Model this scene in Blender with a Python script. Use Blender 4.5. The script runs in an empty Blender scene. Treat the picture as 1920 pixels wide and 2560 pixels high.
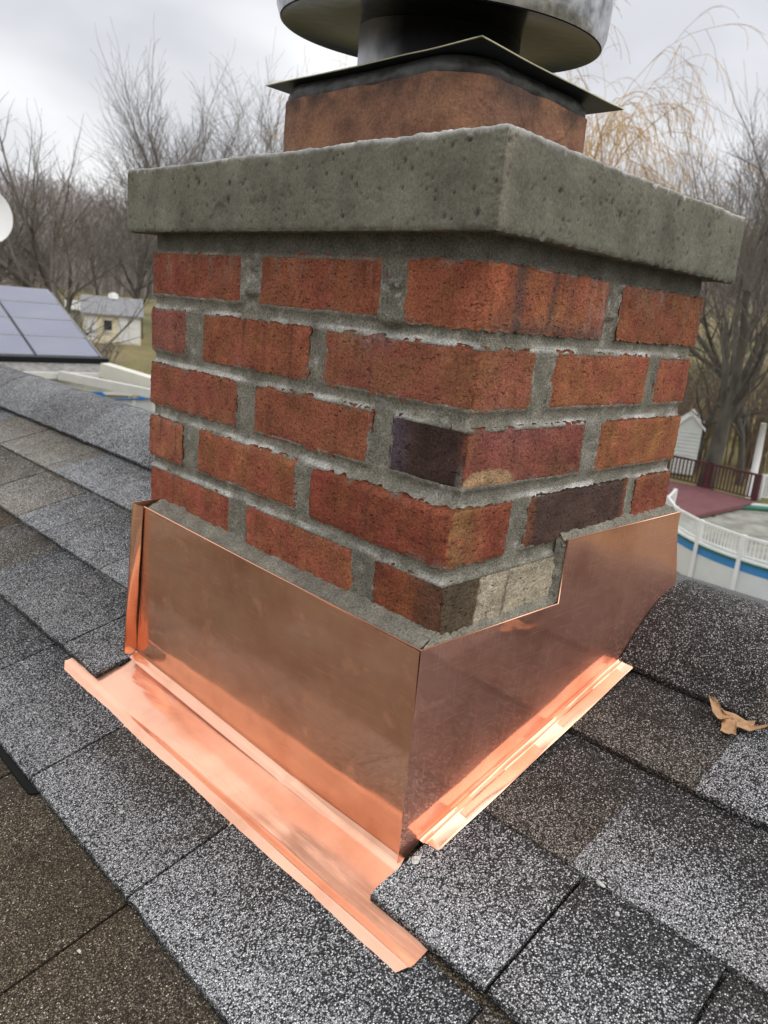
import bpy, math, random
import numpy as np
from mathutils import Vector, Matrix, Euler
random.seed(7); RNG = np.random.default_rng(7)
S = bpy.context.scene; COL = S.collection
# ---------------------------------------------------------------- camera
FPX = 1913.607; CAM = np.array([-0.49811867, -0.39274631, -0.04285007])
YAW, PIT, ROL = math.radians(43.92585569), math.radians(-14.8299512), math.radians(-5.28469941)
FW = np.array([math.cos(YAW)*math.cos(PIT), math.sin(YAW)*math.cos(PIT), math.sin(PIT)])
_r = np.array([math.sin(YAW), -math.cos(YAW), 0.0]); _d = np.cross(FW, _r)
RT = math.cos(ROL)*_r + math.sin(ROL)*_d; DN = -math.sin(ROL)*_r + math.cos(ROL)*_d
cd = bpy.data.cameras.new('camera'); cam = bpy.data.objects.new('camera', cd); COL.objects.link(cam)
M = Matrix.Identity(4)
for i in range(3):
    M[i][0] = RT[i]; M[i][1] = -DN[i]; M[i][2] = -FW[i]; M[i][3] = CAM[i]
cam.matrix_world = M
cd.sensor_fit = 'VERTICAL'; cd.sensor_height = 9.23; cd.lens = FPX*9.23/2560
cd.clip_start = 0.02; cd.clip_end = 3000
cd.dof.use_dof = True; cd.dof.focus_distance = 0.72; cd.dof.aperture_fstop = 3.3
S.camera = cam
S.render.resolution_x = 768; S.render.resolution_y = 1024
# ---------------------------------------------------------------- light
S.view_settings.view_transform = 'Standard'; S.view_settings.look = 'None'
S.view_settings.exposure = 0.12; S.view_settings.gamma = 1.0; S.view_settings.use_curve_mapping = False
SUN_EL, SUN_AZ = math.radians(48), math.radians(-65)      # direction towards the sun, azimuth from +X
w = bpy.data.worlds.new('World'); S.world = w; w.use_nodes = True
nt = w.node_tree; nt.nodes.clear()
def N(t, typ, **kw):
    n = t.nodes.new(typ)
    for k, v in kw.items():
        if k == 'inp':
            for a, b in v.items(): n.inputs[a].default_value = b
        else: setattr(n, k, v)
    return n
def ramp(t, stops, src=None, interp='LINEAR'):
    r = t.nodes.new('ShaderNodeValToRGB'); cr = r.color_ramp; cr.interpolation = interp
    while len(cr.elements) > 1: cr.elements.remove(cr.elements[-1])
    for i, (p, c) in enumerate(stops):
        e = cr.elements[0] if i == 0 else cr.elements.new(p)
        e.position = p; e.color = (*c, 1) if len(c) == 3 else c
    if src is not None: t.links.new(src, r.inputs[0])
    return r
g3 = lambda v: (v, v, v)
sky = N(nt, 'ShaderNodeTexSky', sky_type='NISHITA', sun_disc=False, sun_elevation=SUN_EL, sun_rotation=math.radians(90)-SUN_AZ)
bg1 = N(nt, 'ShaderNodeBackground', inp={'Strength': 0.08}); nt.links.new(sky.outputs[0], bg1.inputs[0])
tc = N(nt, 'ShaderNodeTexCoord')
sep = N(nt, 'ShaderNodeSeparateXYZ'); nt.links.new(tc.outputs['Generated'], sep.inputs[0])
mp = N(nt, 'ShaderNodeMapping', inp={'Scale': (1.0, 1.0, 1.9)}); nt.links.new(tc.outputs['Generated'], mp.inputs[0])
cn = N(nt, 'ShaderNodeTexNoise', inp={'Scale': 2.9, 'Detail': 3.5, 'Roughness': 0.42, 'Distortion': 0.15}); nt.links.new(mp.outputs[0], cn.inputs['Vector'])
cr_ = ramp(nt, [(0.36, (0.60, 0.612, 0.65)), (0.47, (0.75, 0.757, 0.79)), (0.57, (0.92, 0.92, 0.935))], cn.outputs[0])
# overcast sky: luminance rises from the horizon to the zenith
mr = N(nt, 'ShaderNodeMapRange', inp={'From Min': 0.15, 'From Max': 1.0, 'To Min': 1.0, 'To Max': 1.9}); nt.links.new(sep.outputs[2], mr.inputs[0])
bg2 = N(nt, 'ShaderNodeBackground'); nt.links.new(cr_.outputs[0], bg2.inputs[0]); nt.links.new(mr.outputs[0], bg2.inputs[1])
mx = N(nt, 'ShaderNodeMixShader', inp={0: 0.93}); nt.links.new(bg1.outputs[0], mx.inputs[1]); nt.links.new(bg2.outputs[0], mx.inputs[2])
wo = N(nt, 'ShaderNodeOutputWorld'); nt.links.new(mx.outputs[0], wo.inputs[0])
sl = bpy.data.lights.new('sun', 'SUN'); sl.energy = .9; sl.angle = math.radians(60); sl.color = (1, 0.97, 0.93)
so = bpy.data.objects.new('sun', sl); COL.objects.link(so)
sd = Vector((math.cos(SUN_EL)*math.cos(SUN_AZ), math.cos(SUN_EL)*math.sin(SUN_AZ), math.sin(SUN_EL)))
so.rotation_euler = sd.to_track_quat('Z', 'Y').to_euler(); so.location = sd*20
# ---------------------------------------------------------------- numpy helpers
def ray(u, v):
    return FW + (u-960)/FPX*RT + (v-1280)/FPX*DN
def onplane(u, v, n, k):
    d = ray(u, v); n = np.array(n, float); return CAM + d*((k - CAM@n)/(d@n))
def far(u, v, dist):
    d = ray(u, v); return CAM + d*dist/math.hypot(d[0], d[1])
def _hash(i, j, k, seed):
    h = (i.astype(np.int64)*73856093) ^ (j.astype(np.int64)*19349663) ^ (k.astype(np.int64)*83492791) ^ (seed*2654435)
    h = (h ^ (h >> 13))*1274126177 & 0x7fffffff
    h = (h ^ (h >> 15))*2246822519 & 0x7fffffff
    h = h ^ (h >> 12)
    return (h & 0xffffff)/float(0xffffff)
def vn(P, seed=0):
    P = np.asarray(P, float); I = np.floor(P).astype(np.int64); F = P-I; F = F*F*(3-2*F); o = 0
    for a in (0, 1):
        for b in (0, 1):
            for c in (0, 1):
                wgt = (F[..., 0] if a else 1-F[..., 0])*(F[..., 1] if b else 1-F[..., 1])*(F[..., 2] if c else 1-F[..., 2])
                o = o + wgt*_hash(I[..., 0]+a, I[..., 1]+b, I[..., 2]+c, seed)
    return o*2-1
_RM = np.array(Euler((.7, .5, .9)).to_matrix())
def fbm(P, sc, oct=3, seed=0):
    P = (np.asarray(P, float)*sc)@_RM+31.7; o = 0; a = 1.0; t = 0
    for i in range(oct):
        o = o + a*vn(P, seed+i*17); t += a; a *= .5; P = (P*2.03)@_RM+5.1
    return o/t
def sstep(a, b, x):
    t = np.clip((x-a)/(b-a), 0, 1); return t*t*(3-2*t)
# ---------------------------------------------------------------- object helpers
def tag(o, label=None, cat=None, group=None, kind=None):
    if label: o['label'] = label
    if cat: o['category'] = cat
    if group: o['group'] = group
    if kind: o['kind'] = kind
    return o
def thing(name, loc, label, cat, group=None):
    o = bpy.data.objects.new(name, None); COL.objects.link(o); o.location = Vector([float(a) for a in loc]); o.empty_display_size = .05
    return tag(o, label, cat, group)
def mesh(name, V, Fc, mat, parent=None, smooth=True, col=None, kind=None, angle=None):
    """V are world coordinates; stored relative to the parent thing"""
    V = np.asarray(V, float).reshape(-1, 3)
    off = np.zeros(3)
    p = parent
    while p is not None: off += np.array(p.location); p = p.parent
    if parent is None: off = V.mean(0); off[2] = V[:, 2].min()
    me = bpy.data.meshes.new(name); me.from_pydata([tuple(a) for a in (V-off)], [], [tuple(int(i) for i in f) for f in Fc])
    if isinstance(mat, (list, tuple)):
        for m in mat: me.materials.append(m)
    else: me.materials.append(mat)
    if smooth: me.polygons.foreach_set('use_smooth', [True]*len(me.polygons))
    if col is not None:
        c = np.ones((len(V), 4)); c[:, :3] = np.asarray(col).reshape(-1, 3) if np.ndim(col) > 1 else col
        at = me.color_attributes.new('Col', 'FLOAT_COLOR', 'POINT'); at.data.foreach_set('color', c.ravel())
    if angle is not None and smooth:
        me.set_sharp_from_angle(angle=math.radians(angle))
    o = bpy.data.objects.new(name, me); COL.objects.link(o)
    if parent is not None: o.parent = parent
    else: o.location = Vector(off)
    if kind: o['kind'] = kind
    return o
def gridfaces(nu, nv, base=0, flip=False):
    f = []
    for i in range(nu-1):
        for j in range(nv-1):
            a = base+i*nv+j; q = (a, a+nv, a+nv+1, a+1)
            f.append(q[::-1] if flip else q)
    return f
def sheet(P, off):
    """P (nu,nv,3) grid; closed thin sheet with back face displaced by off"""
    nu, nv = P.shape[:2]; A = P.reshape(-1, 3); off = np.asarray(off, float)
    B = (P+off).reshape(-1, 3); n = nu*nv
    f = gridfaces(nu, nv)+gridfaces(nu, nv, n, True)
    ring = [i*nv for i in range(nu)]+[(nu-1)*nv+j for j in range(1, nv)]+[i*nv+nv-1 for i in range(nu-2, -1, -1)]+[j for j in range(nv-2, 0, -1)]
    for a, b in zip(ring, ring[1:]+ring[:1]): f.append((a, a+n, b+n, b)[::-1])
    return np.vstack([A, B]), f
class MB:
    def __init__(s): s.v = []; s.f = []
    def add(s, V, F):
        b = len(s.v); s.v += [tuple(map(float, a)) for a in V]; s.f += [tuple(i+b for i in q) for q in F]
    def box(s, c, ax, ay, az, hx, hy, hz):
        c = np.array(c, float); ax, ay, az = [np.array(a, float) for a in (ax, ay, az)]
        V = [c+sx*hx*ax+sy*hy*ay+sz*hz*az for sx in (-1, 1) for sy in (-1, 1) for sz in (-1, 1)]
        s.add(V, [(0, 1, 3, 2), (4, 6, 7, 5), (0, 4, 5, 1), (2, 3, 7, 6), (0, 2, 6, 4), (1, 5, 7, 3)])
    def abox(s, lo, hi):
        lo, hi = np.array(lo, float), np.array(hi, float)
        s.box((lo+hi)/2, (1, 0, 0), (0, 1, 0), (0, 0, 1), *((hi-lo)/2))
    def bar(s, a, b, w, h=None, up=(0, 0, 1)):
        a, b = np.array(a, float), np.array(b, float); d = b-a; L = np.linalg.norm(d); d /= L
        up = np.array(up, float)
        if abs(d@up) > .98: up = np.array((1., 0, 0))
        x = np.cross(d, up); x /= np.linalg.norm(x); y = np.cross(x, d)
        s.box((a+b)/2, d, x, y, L/2, w/2, (h or w)/2)
    def tube(s, pts, rad, n=6, cap=True):
        pts = np.array(pts, float); m = len(pts); b = len(s.v)
        if np.ndim(rad) == 0: rad = [rad]*m
        t0 = pts[1]-pts[0]; t0 /= np.linalg.norm(t0); ref = np.array((0, 0, 1.)) if abs(t0[2]) < .9 else np.array((1., 0, 0))
        for i in range(m):
            t = pts[min(i+1, m-1)]-pts[max(i-1, 0)]; t /= (np.linalg.norm(t)+1e-9)
            x = np.cross(t, ref); x /= (np.linalg.norm(x)+1e-9); y = np.cross(t, x)
            for k in range(n):
                a = 2*math.pi*k/n; s.v.append(tuple(pts[i]+rad[i]*(math.cos(a)*x+math.sin(a)*y)))
        for i in range(m-1):
            for k in range(n):
                k2 = (k+1) % n; s.f.append((b+i*n+k, b+(i+1)*n+k, b+(i+1)*n+k2, b+i*n+k2)[::-1])
        if cap and n > 3:
            s.f.append(tuple(b+k for k in range(n))); s.f.append(tuple(b+(m-1)*n+k for k in range(n))[::-1])
    def prism(s, poly, n, t):
        """planar polygon (list of 3D), extruded by t along n"""
        P = np.array(poly, float); n = np.array(n, float)*t; k = len(P)
        s.add(list(P)+list(P+n), [tuple(range(k)), tuple(range(k, 2*k))[::-1]]+[(i, i+k, (i+1) % k+k, (i+1) % k) for i in range(k)])
    def build(s, name, mat, parent=None, smooth=False, col=None, kind=None):
        return mesh(name, s.v, s.f, mat, parent, smooth, col, kind)
# ---------------------------------------------------------------- materials
MATS = {}
def newmat(name, rough=.8, metal=0.0, base=(.5, .5, .5), spec=.5):
    m = bpy.data.materials.new(name); m.use_nodes = True; t = m.node_tree; b = t.nodes['Principled BSDF']
    b.inputs['Base Color'].default_value = (*base, 1); b.inputs['Roughness'].default_value = rough; b.inputs['Metallic'].default_value = metal
    b.inputs['Specular IOR Level'].default_value = spec
    MATS[name] = m; return m, t, b
def pos(t, scale=(1, 1, 1)):
    g = N(t, 'ShaderNodeNewGeometry'); m = N(t, 'ShaderNodeMapping', inp={'Scale': scale}); t.links.new(g.outputs['Position'], m.inputs[0]); return m.outputs[0]
def noise(t, vec, sc, det=3, ro=.5, dist=0):
    n = N(t, 'ShaderNodeTexNoise', inp={'Scale': sc, 'Detail': det, 'Roughness': ro, 'Distortion': dist}); t.links.new(vec, n.inputs['Vector']); return n.outputs[0]
def voro(t, vec, sc, feat='F1', rnd=1.0):
    n = N(t, 'ShaderNodeTexVoronoi', feature=feat, inp={'Scale': sc, 'Randomness': rnd}); t.links.new(vec, n.inputs['Vector']); return n
def math_(t, op, a, b=None, c=None, clamp=False):
    n = N(t, 'ShaderNodeMath', operation=op, use_clamp=clamp)
    for i, x in enumerate((a, b, c)):
        if x is None: continue
        if isinstance(x, (int, float)): n.inputs[i].default_value = x
        else: t.links.new(x, n.inputs[i])
    return n.outputs[0]
def mixc(t, fac, a, b, mode='MIX'):
    n = N(t, 'ShaderNodeMix', data_type='RGBA', blend_type=mode)
    for i, x in ((0, fac), (6, a), (7, b)):
        if isinstance(x, (int, float)): n.inputs[i].default_value = x
        elif isinstance(x, tuple): n.inputs[i].default_value = (*x, 1)
        else: t.links.new(x, n.inputs[i])
    return n.outputs[2]
def bump(t, b, h, strength, dist, prev=None):
    n = N(t, 'ShaderNodeBump', inp={'Strength': strength, 'Distance': dist}); t.links.new(h, n.inputs['Height'])
    if prev is not None: t.links.new(prev, n.inputs['Normal'])
    t.links.new(n.outputs[0], b.inputs['Normal']); return n.outputs[0]
def attr(t, name='Col'):
    return N(t, 'ShaderNodeAttribute', attribute_name=name).outputs['Color']
# brick
m, t, b = newmat('brick_clay', .9, spec=.25)
v1 = pos(t, (1, 1, 2.6)); v0 = pos(t)
tear = noise(t, v1, 165, 6, .72, 1.0); tone = noise(t, v0, 38, 3); fine = noise(t, v0, 430, 3, .7)
grv = ramp(t, [(.34, g3(0)), (.41, g3(1))], tear).outputs[0]
c = mixc(t, 1.0, attr(t), ramp(t, [(.25, g3(.72)), (.5, g3(1)), (.75, g3(1.28))], tone).outputs[0], 'MULTIPLY')
c = mixc(t, 1.0, c, ramp(t, [(.32, g3(.58)), (.68, g3(1.42))], fine).outputs[0], 'MULTIPLY')
t.links.new(c, b.inputs['Base Color'])
c = mixc(t, 1.0, c, ramp(t, [(.34, g3(.42)), (.42, g3(1)), (.62, g3(1.04)), (.70, g3(1.22))], tear).outputs[0], 'MULTIPLY')
t.links.new(c, b.inputs['Base Color'])
hh = math_(t, 'ADD', math_(t, 'MULTIPLY', grv, .7), math_(t, 'MULTIPLY', tear, .9))
n1 = bump(t, b, hh, 1.0, .0016); bump(t, b, fine, .8, .0010, n1)
BRICK = m
# mortar
m, t, b = newmat('mortar', .95, spec=.15)
v0 = pos(t); tone = noise(t, v0, 45, 4); fine = noise(t, v0, 480, 3, .75)
c = mixc(t, 1.0, attr(t), ramp(t, [(.3, g3(.78)), (.5, g3(1)), (.72, g3(1.3))], tone).outputs[0], 'MULTIPLY')
c = mixc(t, 1.0, c, ramp(t, [(.32, g3(.50)), (.68, g3(1.5))], fine).outputs[0], 'MULTIPLY')
wv = voro(t, v0, 260); wf = ramp(t, [(.0, g3(1)), (.14, g3(0))], wv.outputs[0]).outputs[0]
wf = math_(t, 'MULTIPLY', wf, ramp(t, [(.52, g3(0)), (.6, g3(.6))], noise(t, v0, 30, 2)).outputs[0])
c = mixc(t, wf, c, (.62, .61, .58)); t.links.new(c, b.inputs['Base Color'])
n1 = bump(t, b, fine, .9, .0010); bump(t, b, noise(t, v0, 240, 5, .7), .9, .0018, n1)
MORTAR = m
# concrete crown
m, t, b = newmat('cast_concrete', .93, spec=.2)
v0 = pos(t); tone = noise(t, v0, 22, 5, .6); fine = noise(t, v0, 420, 3, .75)
c = mixc(t, 1.0, attr(t), ramp(t, [(.3, g3(.72)), (.5, g3(1)), (.7, g3(1.22))], tone).outputs[0], 'MULTIPLY')
c = mixc(t, 1.0, c, ramp(t, [(.32, g3(.74)), (.68, g3(1.26))], fine).outputs[0], 'MULTIPLY')
t.links.new(c, b.inputs['Base Color'])
n1 = bump(t, b, fine, .6, .0007); bump(t, b, noise(t, v0, 190, 4), .35, .0010, n1)
CONC = m
# clay flue
m, t, b = newmat('flue_clay', .8, spec=.3)
v0 = pos(t); tone = noise(t, v0, 30, 5, .65)
c = mixc(t, 1.0, attr(t), ramp(t, [(.3, (.62, .55, .55)), (.5, g3(1)), (.72, (1.4, 1.35, 1.2))], tone).outputs[0], 'MULTIPLY')
t.links.new(c, b.inputs['Base Color'])
c = mixc(t, 1.0, c, ramp(t, [(.32, g3(.72)), (.68, g3(1.3))], noise(t, v0, 330, 4, .7)).outputs[0], 'MULTIPLY'); t.links.new(c, b.inputs['Base Color'])
n1 = bump(t, b, noise(t, v0, 420, 3), .7, .0014); bump(t, b, noise(t, v0, 120, 3), .5, .0025, n1)
FLUE = m
# copper
def copper(name, rough, base, streak):
    m, t, b = newmat(name, rough, 1.0, base)
    v0 = pos(t); vs = pos(t, (1, 1, 1))
    tn = noise(t, v0, 9, 4, .6)
    c = mixc(t, 1.0, base, ramp(t, [(.3, (.80, .74, .70)), (.5, g3(1)), (.75, (1.03, 1.08, 1.1))], tn).outputs[0], 'MULTIPLY')
    sp = voro(t, v0, 90); spot = ramp(t, [(.0, g3(1)), (.05, g3(0))], sp.outputs[0]).outputs[0]
    spot = math_(t, 'MULTIPLY', spot, ramp(t, [(.5, g3(0)), (.58, g3(.5))], noise(t, v0, 14, 2)).outputs[0])
    c = mixc(t, spot, c, (.42, .20, .12)); t.links.new(c, b.inputs['Base Color'])
    # fine rubbed scratches: stretched noise in two directions
    rot = N(t, 'ShaderNodeMapping', inp={'Rotation': (.6, .5, .4), 'Scale': (20, 20, 900)}); g = N(t, 'ShaderNodeNewGeometry'); t.links.new(g.outputs['Position'], rot.inputs[0])
    s1 = noise(t, rot.outputs[0], 1.0, 3, .6)
    rot2 = N(t, 'ShaderNodeMapping', inp={'Rotation': (-.5, .9, .2), 'Scale': (700, 18, 18)}); t.links.new(g.outputs['Position'], rot2.inputs[0])
    s2 = noise(t, rot2.outputs[0], 1.0, 3, .6)
    ss = math_(t, 'ADD', s1, s2)
    rr = N(t, 'ShaderNodeMapRange', inp={'From Min': .7, 'From Max': 1.3, 'To Min': rough*.75, 'To Max': rough*1.5}); t.links.new(ss, rr.inputs[0])
    sm = math_(t, 'ADD', rr.outputs[0], math_(t, 'MULTIPLY', ramp(t, [(.42, g3(0)), (.62, g3(1))], noise(t, v0, 6, 3)).outputs[0], streak))
    t.links.new(sm, b.inputs['Roughness'])
    b2 = t.nodes.new('ShaderNodeBsdfPrincipled'); b2.inputs['Metallic'].default_value = 1; b2.inputs['Roughness'].default_value = .46; t.links.new(c, b2.inputs['Base Color'])
    ms = N(t, 'ShaderNodeMixShader'); t.links.new(b.outputs[0], ms.inputs[1]); t.links.new(b2.outputs[0], ms.inputs[2])
    scr = math_(t, 'ADD', ramp(t, [(.60, g3(0)), (.70, g3(.30))], s1).outputs[0], ramp(t, [(.60, g3(0)), (.70, g3(.30))], s2).outputs[0])
    t.links.new(math_(t, 'ADD', scr, ramp(t, [(.3, g3(.36)), (.7, g3(.74))], noise(t, v0, 5, 4, .6)).outputs[0], clamp=True), ms.inputs[0])
    t.links.new(ms.outputs[0], t.nodes['Material Output'].inputs[0])
    n1 = bump(t, b, ss, .05, .00015); bump(t, b, noise(t, v0, 9, 2), .14, .005, n1)
    return m
COPPER = copper('copper_sheet', .05, (1.0, .575, .39), .05)
COPPER2 = copper('copper_pan', .10, (.97, .555, .385), .08)
COPPER3 = copper('copper_rosy_sheet', .045, (1.0, .55, .43), .05)
# shingles: Col.r = share of light granules, Col.g = brownness, Col.b = tone
m, t, b = newmat('shingle_granules', .93, spec=.25)
v0 = pos(t); a = N(t, 'ShaderNodeAttribute', attribute_name='Col'); sp = N(t, 'ShaderNodeSeparateColor'); t.links.new(a.outputs['Color'], sp.inputs[0])
vo = voro(t, v0, 760); vsep = N(t, 'ShaderNodeSeparateColor'); t.links.new(vo.outputs['Color'], vsep.inputs[0])
patch = noise(t, v0, 26, 4, .6)
pw = math_(t, 'ADD', sp.outputs[0], math_(t, 'MULTIPLY', math_(t, 'SUBTRACT', patch, .5), .55))
isl = math_(t, 'GREATER_THAN', math_(t, 'ADD', pw, 0), vsep.outputs[0])
dark = ramp(t, [(0, (.018, .018, .019)), (.5, (.036, .036, .037)), (.85, (.075, .075, .076)), (1, (.13, .13, .13))], vsep.outputs[1]).outputs[0]
darkb = ramp(t, [(0, (.030, .022, .014)), (.5, (.075, .055, .036)), (.85, (.135, .105, .07)), (1, (.20, .16, .11))], vsep.outputs[1]).outputs[0]
lt = ramp(t, [(0, (.17, .173, .178)), (.5, (.33, .335, .345)), (.85, (.50, .503, .505)), (1, (.70, .70, .69))], vsep.outputs[2]).outputs[0]
ltb = ramp(t, [(0, (.15, .12, .08)), (.5, (.22, .18, .125)), (.88, (.30, .255, .18)), (1, (.66, .60, .48))], vsep.outputs[2]).outputs[0]
c = mixc(t, isl, mixc(t, sp.outputs[1], dark, darkb), mixc(t, sp.outputs[1], lt, ltb))
c = mixc(t, 1.0, c, math_(t, 'MULTIPLY', sp.outputs[2], 1.5), 'MULTIPLY')
c = mixc(t, 1.0, c, ramp(t, [(.28, g3(1)), (.62, g3(.30))], vo.outputs['Distance']).outputs[0], 'MULTIPLY')
t.links.new(c, b.inputs['Base Color'])
hgt = math_(t, 'SUBTRACT', 1.0, math_(t, 'MULTIPLY', vo.outputs['Distance'], 1.0))
bump(t, b, math_(t, 'ADD', hgt, math_(t, 'MULTIPLY', vsep.outputs[0], .4)), .9, .0014)
SHIN = m
def plain(name, base, rough=.8, metal=0.0, var=.25, sc=8, bmp=0, bsc=40, attrcol=False, spec=.4, stretch=(1, 1, 1)):
    m, t, b = newmat(name, rough, metal, base, spec)
    v0 = pos(t, stretch); tn = noise(t, v0, sc, 4, .6)
    c = mixc(t, 1.0, attr(t) if attrcol else base, ramp(t, [(.3, g3(1-var)), (.5, g3(1)), (.7, g3(1+var))], tn).outputs[0], 'MULTIPLY')
    t.links.new(c, b.inputs['Base Color'])
    if bmp: bump(t, b, noise(t, v0, bsc, 3), .6, bmp)
    return m
BLKSHADE = plain('black_and_shade_steel', (.009, .0093, .011), .22, .0, .5, 18, .0006, 60, spec=.09)  # black of the straps; also cowl underside's shade and dark reflection as colour
STEEL = plain('weathered_steel', (.42, .42, .43), .38, .6, .35, 22, .0004, 200, attrcol=True, stretch=(1, 1, .35))
BAND = plain('stained_galvanised', (.40, .405, .42), .30, .92, .75, 34, .0008, 120)
BLACKPL = plain('black_plate', (.013, .016, .018), .38, 0, .3, 20, .0004, 90, spec=.2)
RAWEDGE = plain('cut_metal_edge', (.55, .53, .36), .4, .8, .2, 60)
GOOP = plain('grey_sealant', (.055, .055, .055), .55, 0, .55, 60, .0015, 160)
SEAL = plain('mortar_bead', (.25, .238, .20), .95, 0, .3, 70, .0012, 500, spec=.2)
CHIP = plain('pale_stone', (.55, .54, .50), .85, 0, .25, 200, .0008, 900)
LEAF = plain('dry_leaf', (.45, .27, .14), .75, 0, .3, 60, .0008, 150)
BARK = plain('grey_bark', (.095, .085, .07), .95, 0, .4, 3, .01, 12, stretch=(1, 1, .4))
BARKL = plain('pale_twigs', (.15, .132, .112), .95, 0, .3, 1)
OCHRE = plain('willow_twigs', (.50, .31, .10), .9, 0, .25, 1)
# =================================================================== CHIMNEY
W1, W2 = .5265, .4044
CR, BH = .0677, .0513
warpz = np.array([-.7, -.32, -.266, -.21, -.195, -.12, -.055, 0.1]); warpx = np.array([-.006, -.006, -.009, -.009, .002, .002, .004, .0])
def warp(P):
    P = np.array(P, float); a = np.interp(P[..., 2], warpz, warpx)
    P[..., 0] += a*np.clip(1-P[..., 1]/W1, 0, 1)*np.clip(1-P[..., 0]/W2, 0, 1); return P
def pathpt(s, h, rect):
    """s along the outline: 0 at the near corner, negative along the left face, positive along the right; h outward"""
    x0, y0, x1, y1 = rect; L1 = y1-y0; L2 = x1-x0
    s = np.asarray(s, float); h = np.broadcast_to(h, s.shape).astype(float); x = np.zeros_like(s); y = np.zeros_like(s)
    e = 1e-7
    for c_, X, Y in [((s < -L1-e), x0+(-L1-s), y1+h), ((s >= -L1-e) & (s < -e), x0-h, y0-s), ((s > e) & (s <= L2+e), x0+s, y0-h), ((s > L2+e), x1+h, y0+(s-L2)),
                     (np.abs(s) <= e, x0-h, y0-h), (np.abs(s+L1) <= e, x0-h, y1+h), (np.abs(s-L2) <= e, x1+h, y0-h)]:
        x = np.where(c_, X, x); y = np.where(c_, Y, y)
    neg = h < 0                                # inset outlines are clamped to the inset rectangle: clean mitres
    x = np.where(neg, np.clip(x, x0-h, x1+h), x); y = np.where(neg, np.clip(y, y0-h, y1+h), y)
    return x, y
RECT = (0, 0, W2, W1)
chim = thing('chimney', (W2/2, W1/2, -.56), 'red brick chimney with concrete crown standing through the shingle roof', 'chimney')
def svals(s0, s1, st):
    cuts = [s0]+[c for c in (-W1, 0, W2) if s0+.001 < c < s1-.001]+[s1]; out = []
    for a, b_ in zip(cuts[:-1], cuts[1:]):
        n = max(2, int(round((b_-a)/st))+1); out += list(np.linspace(a, b_, n))[:-1]
    return np.array(out+[s1])
RED = (.335, .112, .058)
def brick(k, s0, s1, base=RED, paint=None, label=None, hb=0.0):
    zt, zb = -k*CR, -k*CR-BH
    seed = int(k*31+abs(s0*1000)) % 997
    rs = random.Random(seed); j = lambda a: rs.uniform(-a, a)
    zt += .0013+j(.0009); zb += -.0013+j(.0009); s0 += -.0013+j(.001); s1 += .0013+j(.001)
    tilt = j(.004)
    sv = svals(s0, s1, .0026); zv = np.linspace(zb, zt, 22)
    Sg, Zg = np.meshgrid(sv, zv, indexing='ij')
    es = np.minimum(Sg-s0, s1-Sg); ez = np.minimum(Zg-zb, zt-Zg)
    Q = np.stack([Sg, Zg, np.full_like(Sg, k*.7)], -1)
    ed = np.minimum(es, ez)
    # ragged outline
    rag = fbm(Q, 130, 3, seed)*.0026+fbm(Q, 380, 2, seed+5)*.0013
    we = np.exp(-ed/.004)
    sc_, zc = (s0+s1)/2, (zb+zt)/2
    Sj = Sg-np.sign(Sg-sc_)*rag*np.exp(-es/.004)*(np.abs(Sg) > .004)*(np.minimum(np.abs(Sg+W1), np.abs(Sg-W2)) > .004)
    Zj = Zg-np.sign(Zg-zc)*rag*np.exp(-ez/.004)
    # rounded corners
    cr = np.clip(.005-es, 0, 1)*np.clip(.005-ez, 0, 1)/.008
    Sj -= np.sign(Sg-sc_)*cr*.3; Zj -= np.sign(Zg-zc)*cr*.4
    Zj += (Sg-sc_)*tilt*.4
    h = hb+j(.0012)+fbm(Q, 60, 3, seed+9)*.0012+fbm(Q*np.array([1, 2.4, 1]), 230, 2, seed+2)*.0008
    crn = np.exp(-np.abs(Sg)/.004)*(s0 < -.01)*(s1 > .01)
    h -= crn*(.0012+.0022*np.clip(fbm(Q, 160, 2, seed+3)+.2, 0, 1))
    h -= np.exp(-ed/.0016)*.0016
    x, y = pathpt(Sg, h, RECT)
    on = (np.abs(Sg) > 1e-6)
    x2, y2 = pathpt(np.where(on, Sj, Sg), h, RECT)
    P = warp(np.stack([x2, y2, Zj], -1))
    hx, hy = pathpt(np.where(on, Sj, Sg), h*0-.018, RECT)
    B = warp(np.stack([hx, hy, Zj], -1))
    nu, nv = P.shape[:2]; f = gridfaces(nu, nv, 0)
    ring = [i*nv for i in range(nu)]+[(nu-1)*nv+q for q in range(1, nv)]+[i*nv+nv-1 for i in range(nu-2, -1, -1)]+[q for q in range(nv-2, 0, -1)]
    V = list(P.reshape(-1, 3)); n0 = len(V); Bf = B.reshape(-1, 3)
    for r_ in ring: V.append(Bf[r_])
    m_ = len(ring)
    for i in range(m_): f.append((ring[i], n0+i, n0+(i+1) % m_, ring[(i+1) % m_])[::-1])
    f.append(tuple(range(n0, n0+m_)))
    var = 1+j(.16); col = np.ones((*Sg.shape, 3))*np.array(base)*var
    col[..., 1] *= 1+j(.1)+.25*fbm(Q, 40, 2, seed+20)
    big = fbm(Q, 22, 3, seed+33)[..., None]
    col *= 1+.22*big
    # scored kiln marks running up the face, and grey cement haze at the rims
    kst = fbm(np.stack([Sg*190, Zg*9, Q[..., 2]], -1), 1, 2, seed+50)
    km = (sstep(.32, .6, kst)*.40)[..., None]; col = col*(1-km)+np.array((.13, .05, .035))*km
    hz = (sstep(.15, .5, fbm(Q, 75, 3, seed+44))*np.exp(-ed/.004)*.7)[..., None]
    col = col*(1-hz)+np.array((.27, .25, .215))*hz
    if paint: col = paint(Sg, Zg, col, Q, zb, zt)
    cr_ = (crn*sstep(-.1, .5, fbm(Q, 120, 2, seed+7)))[..., None]*.6
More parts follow.
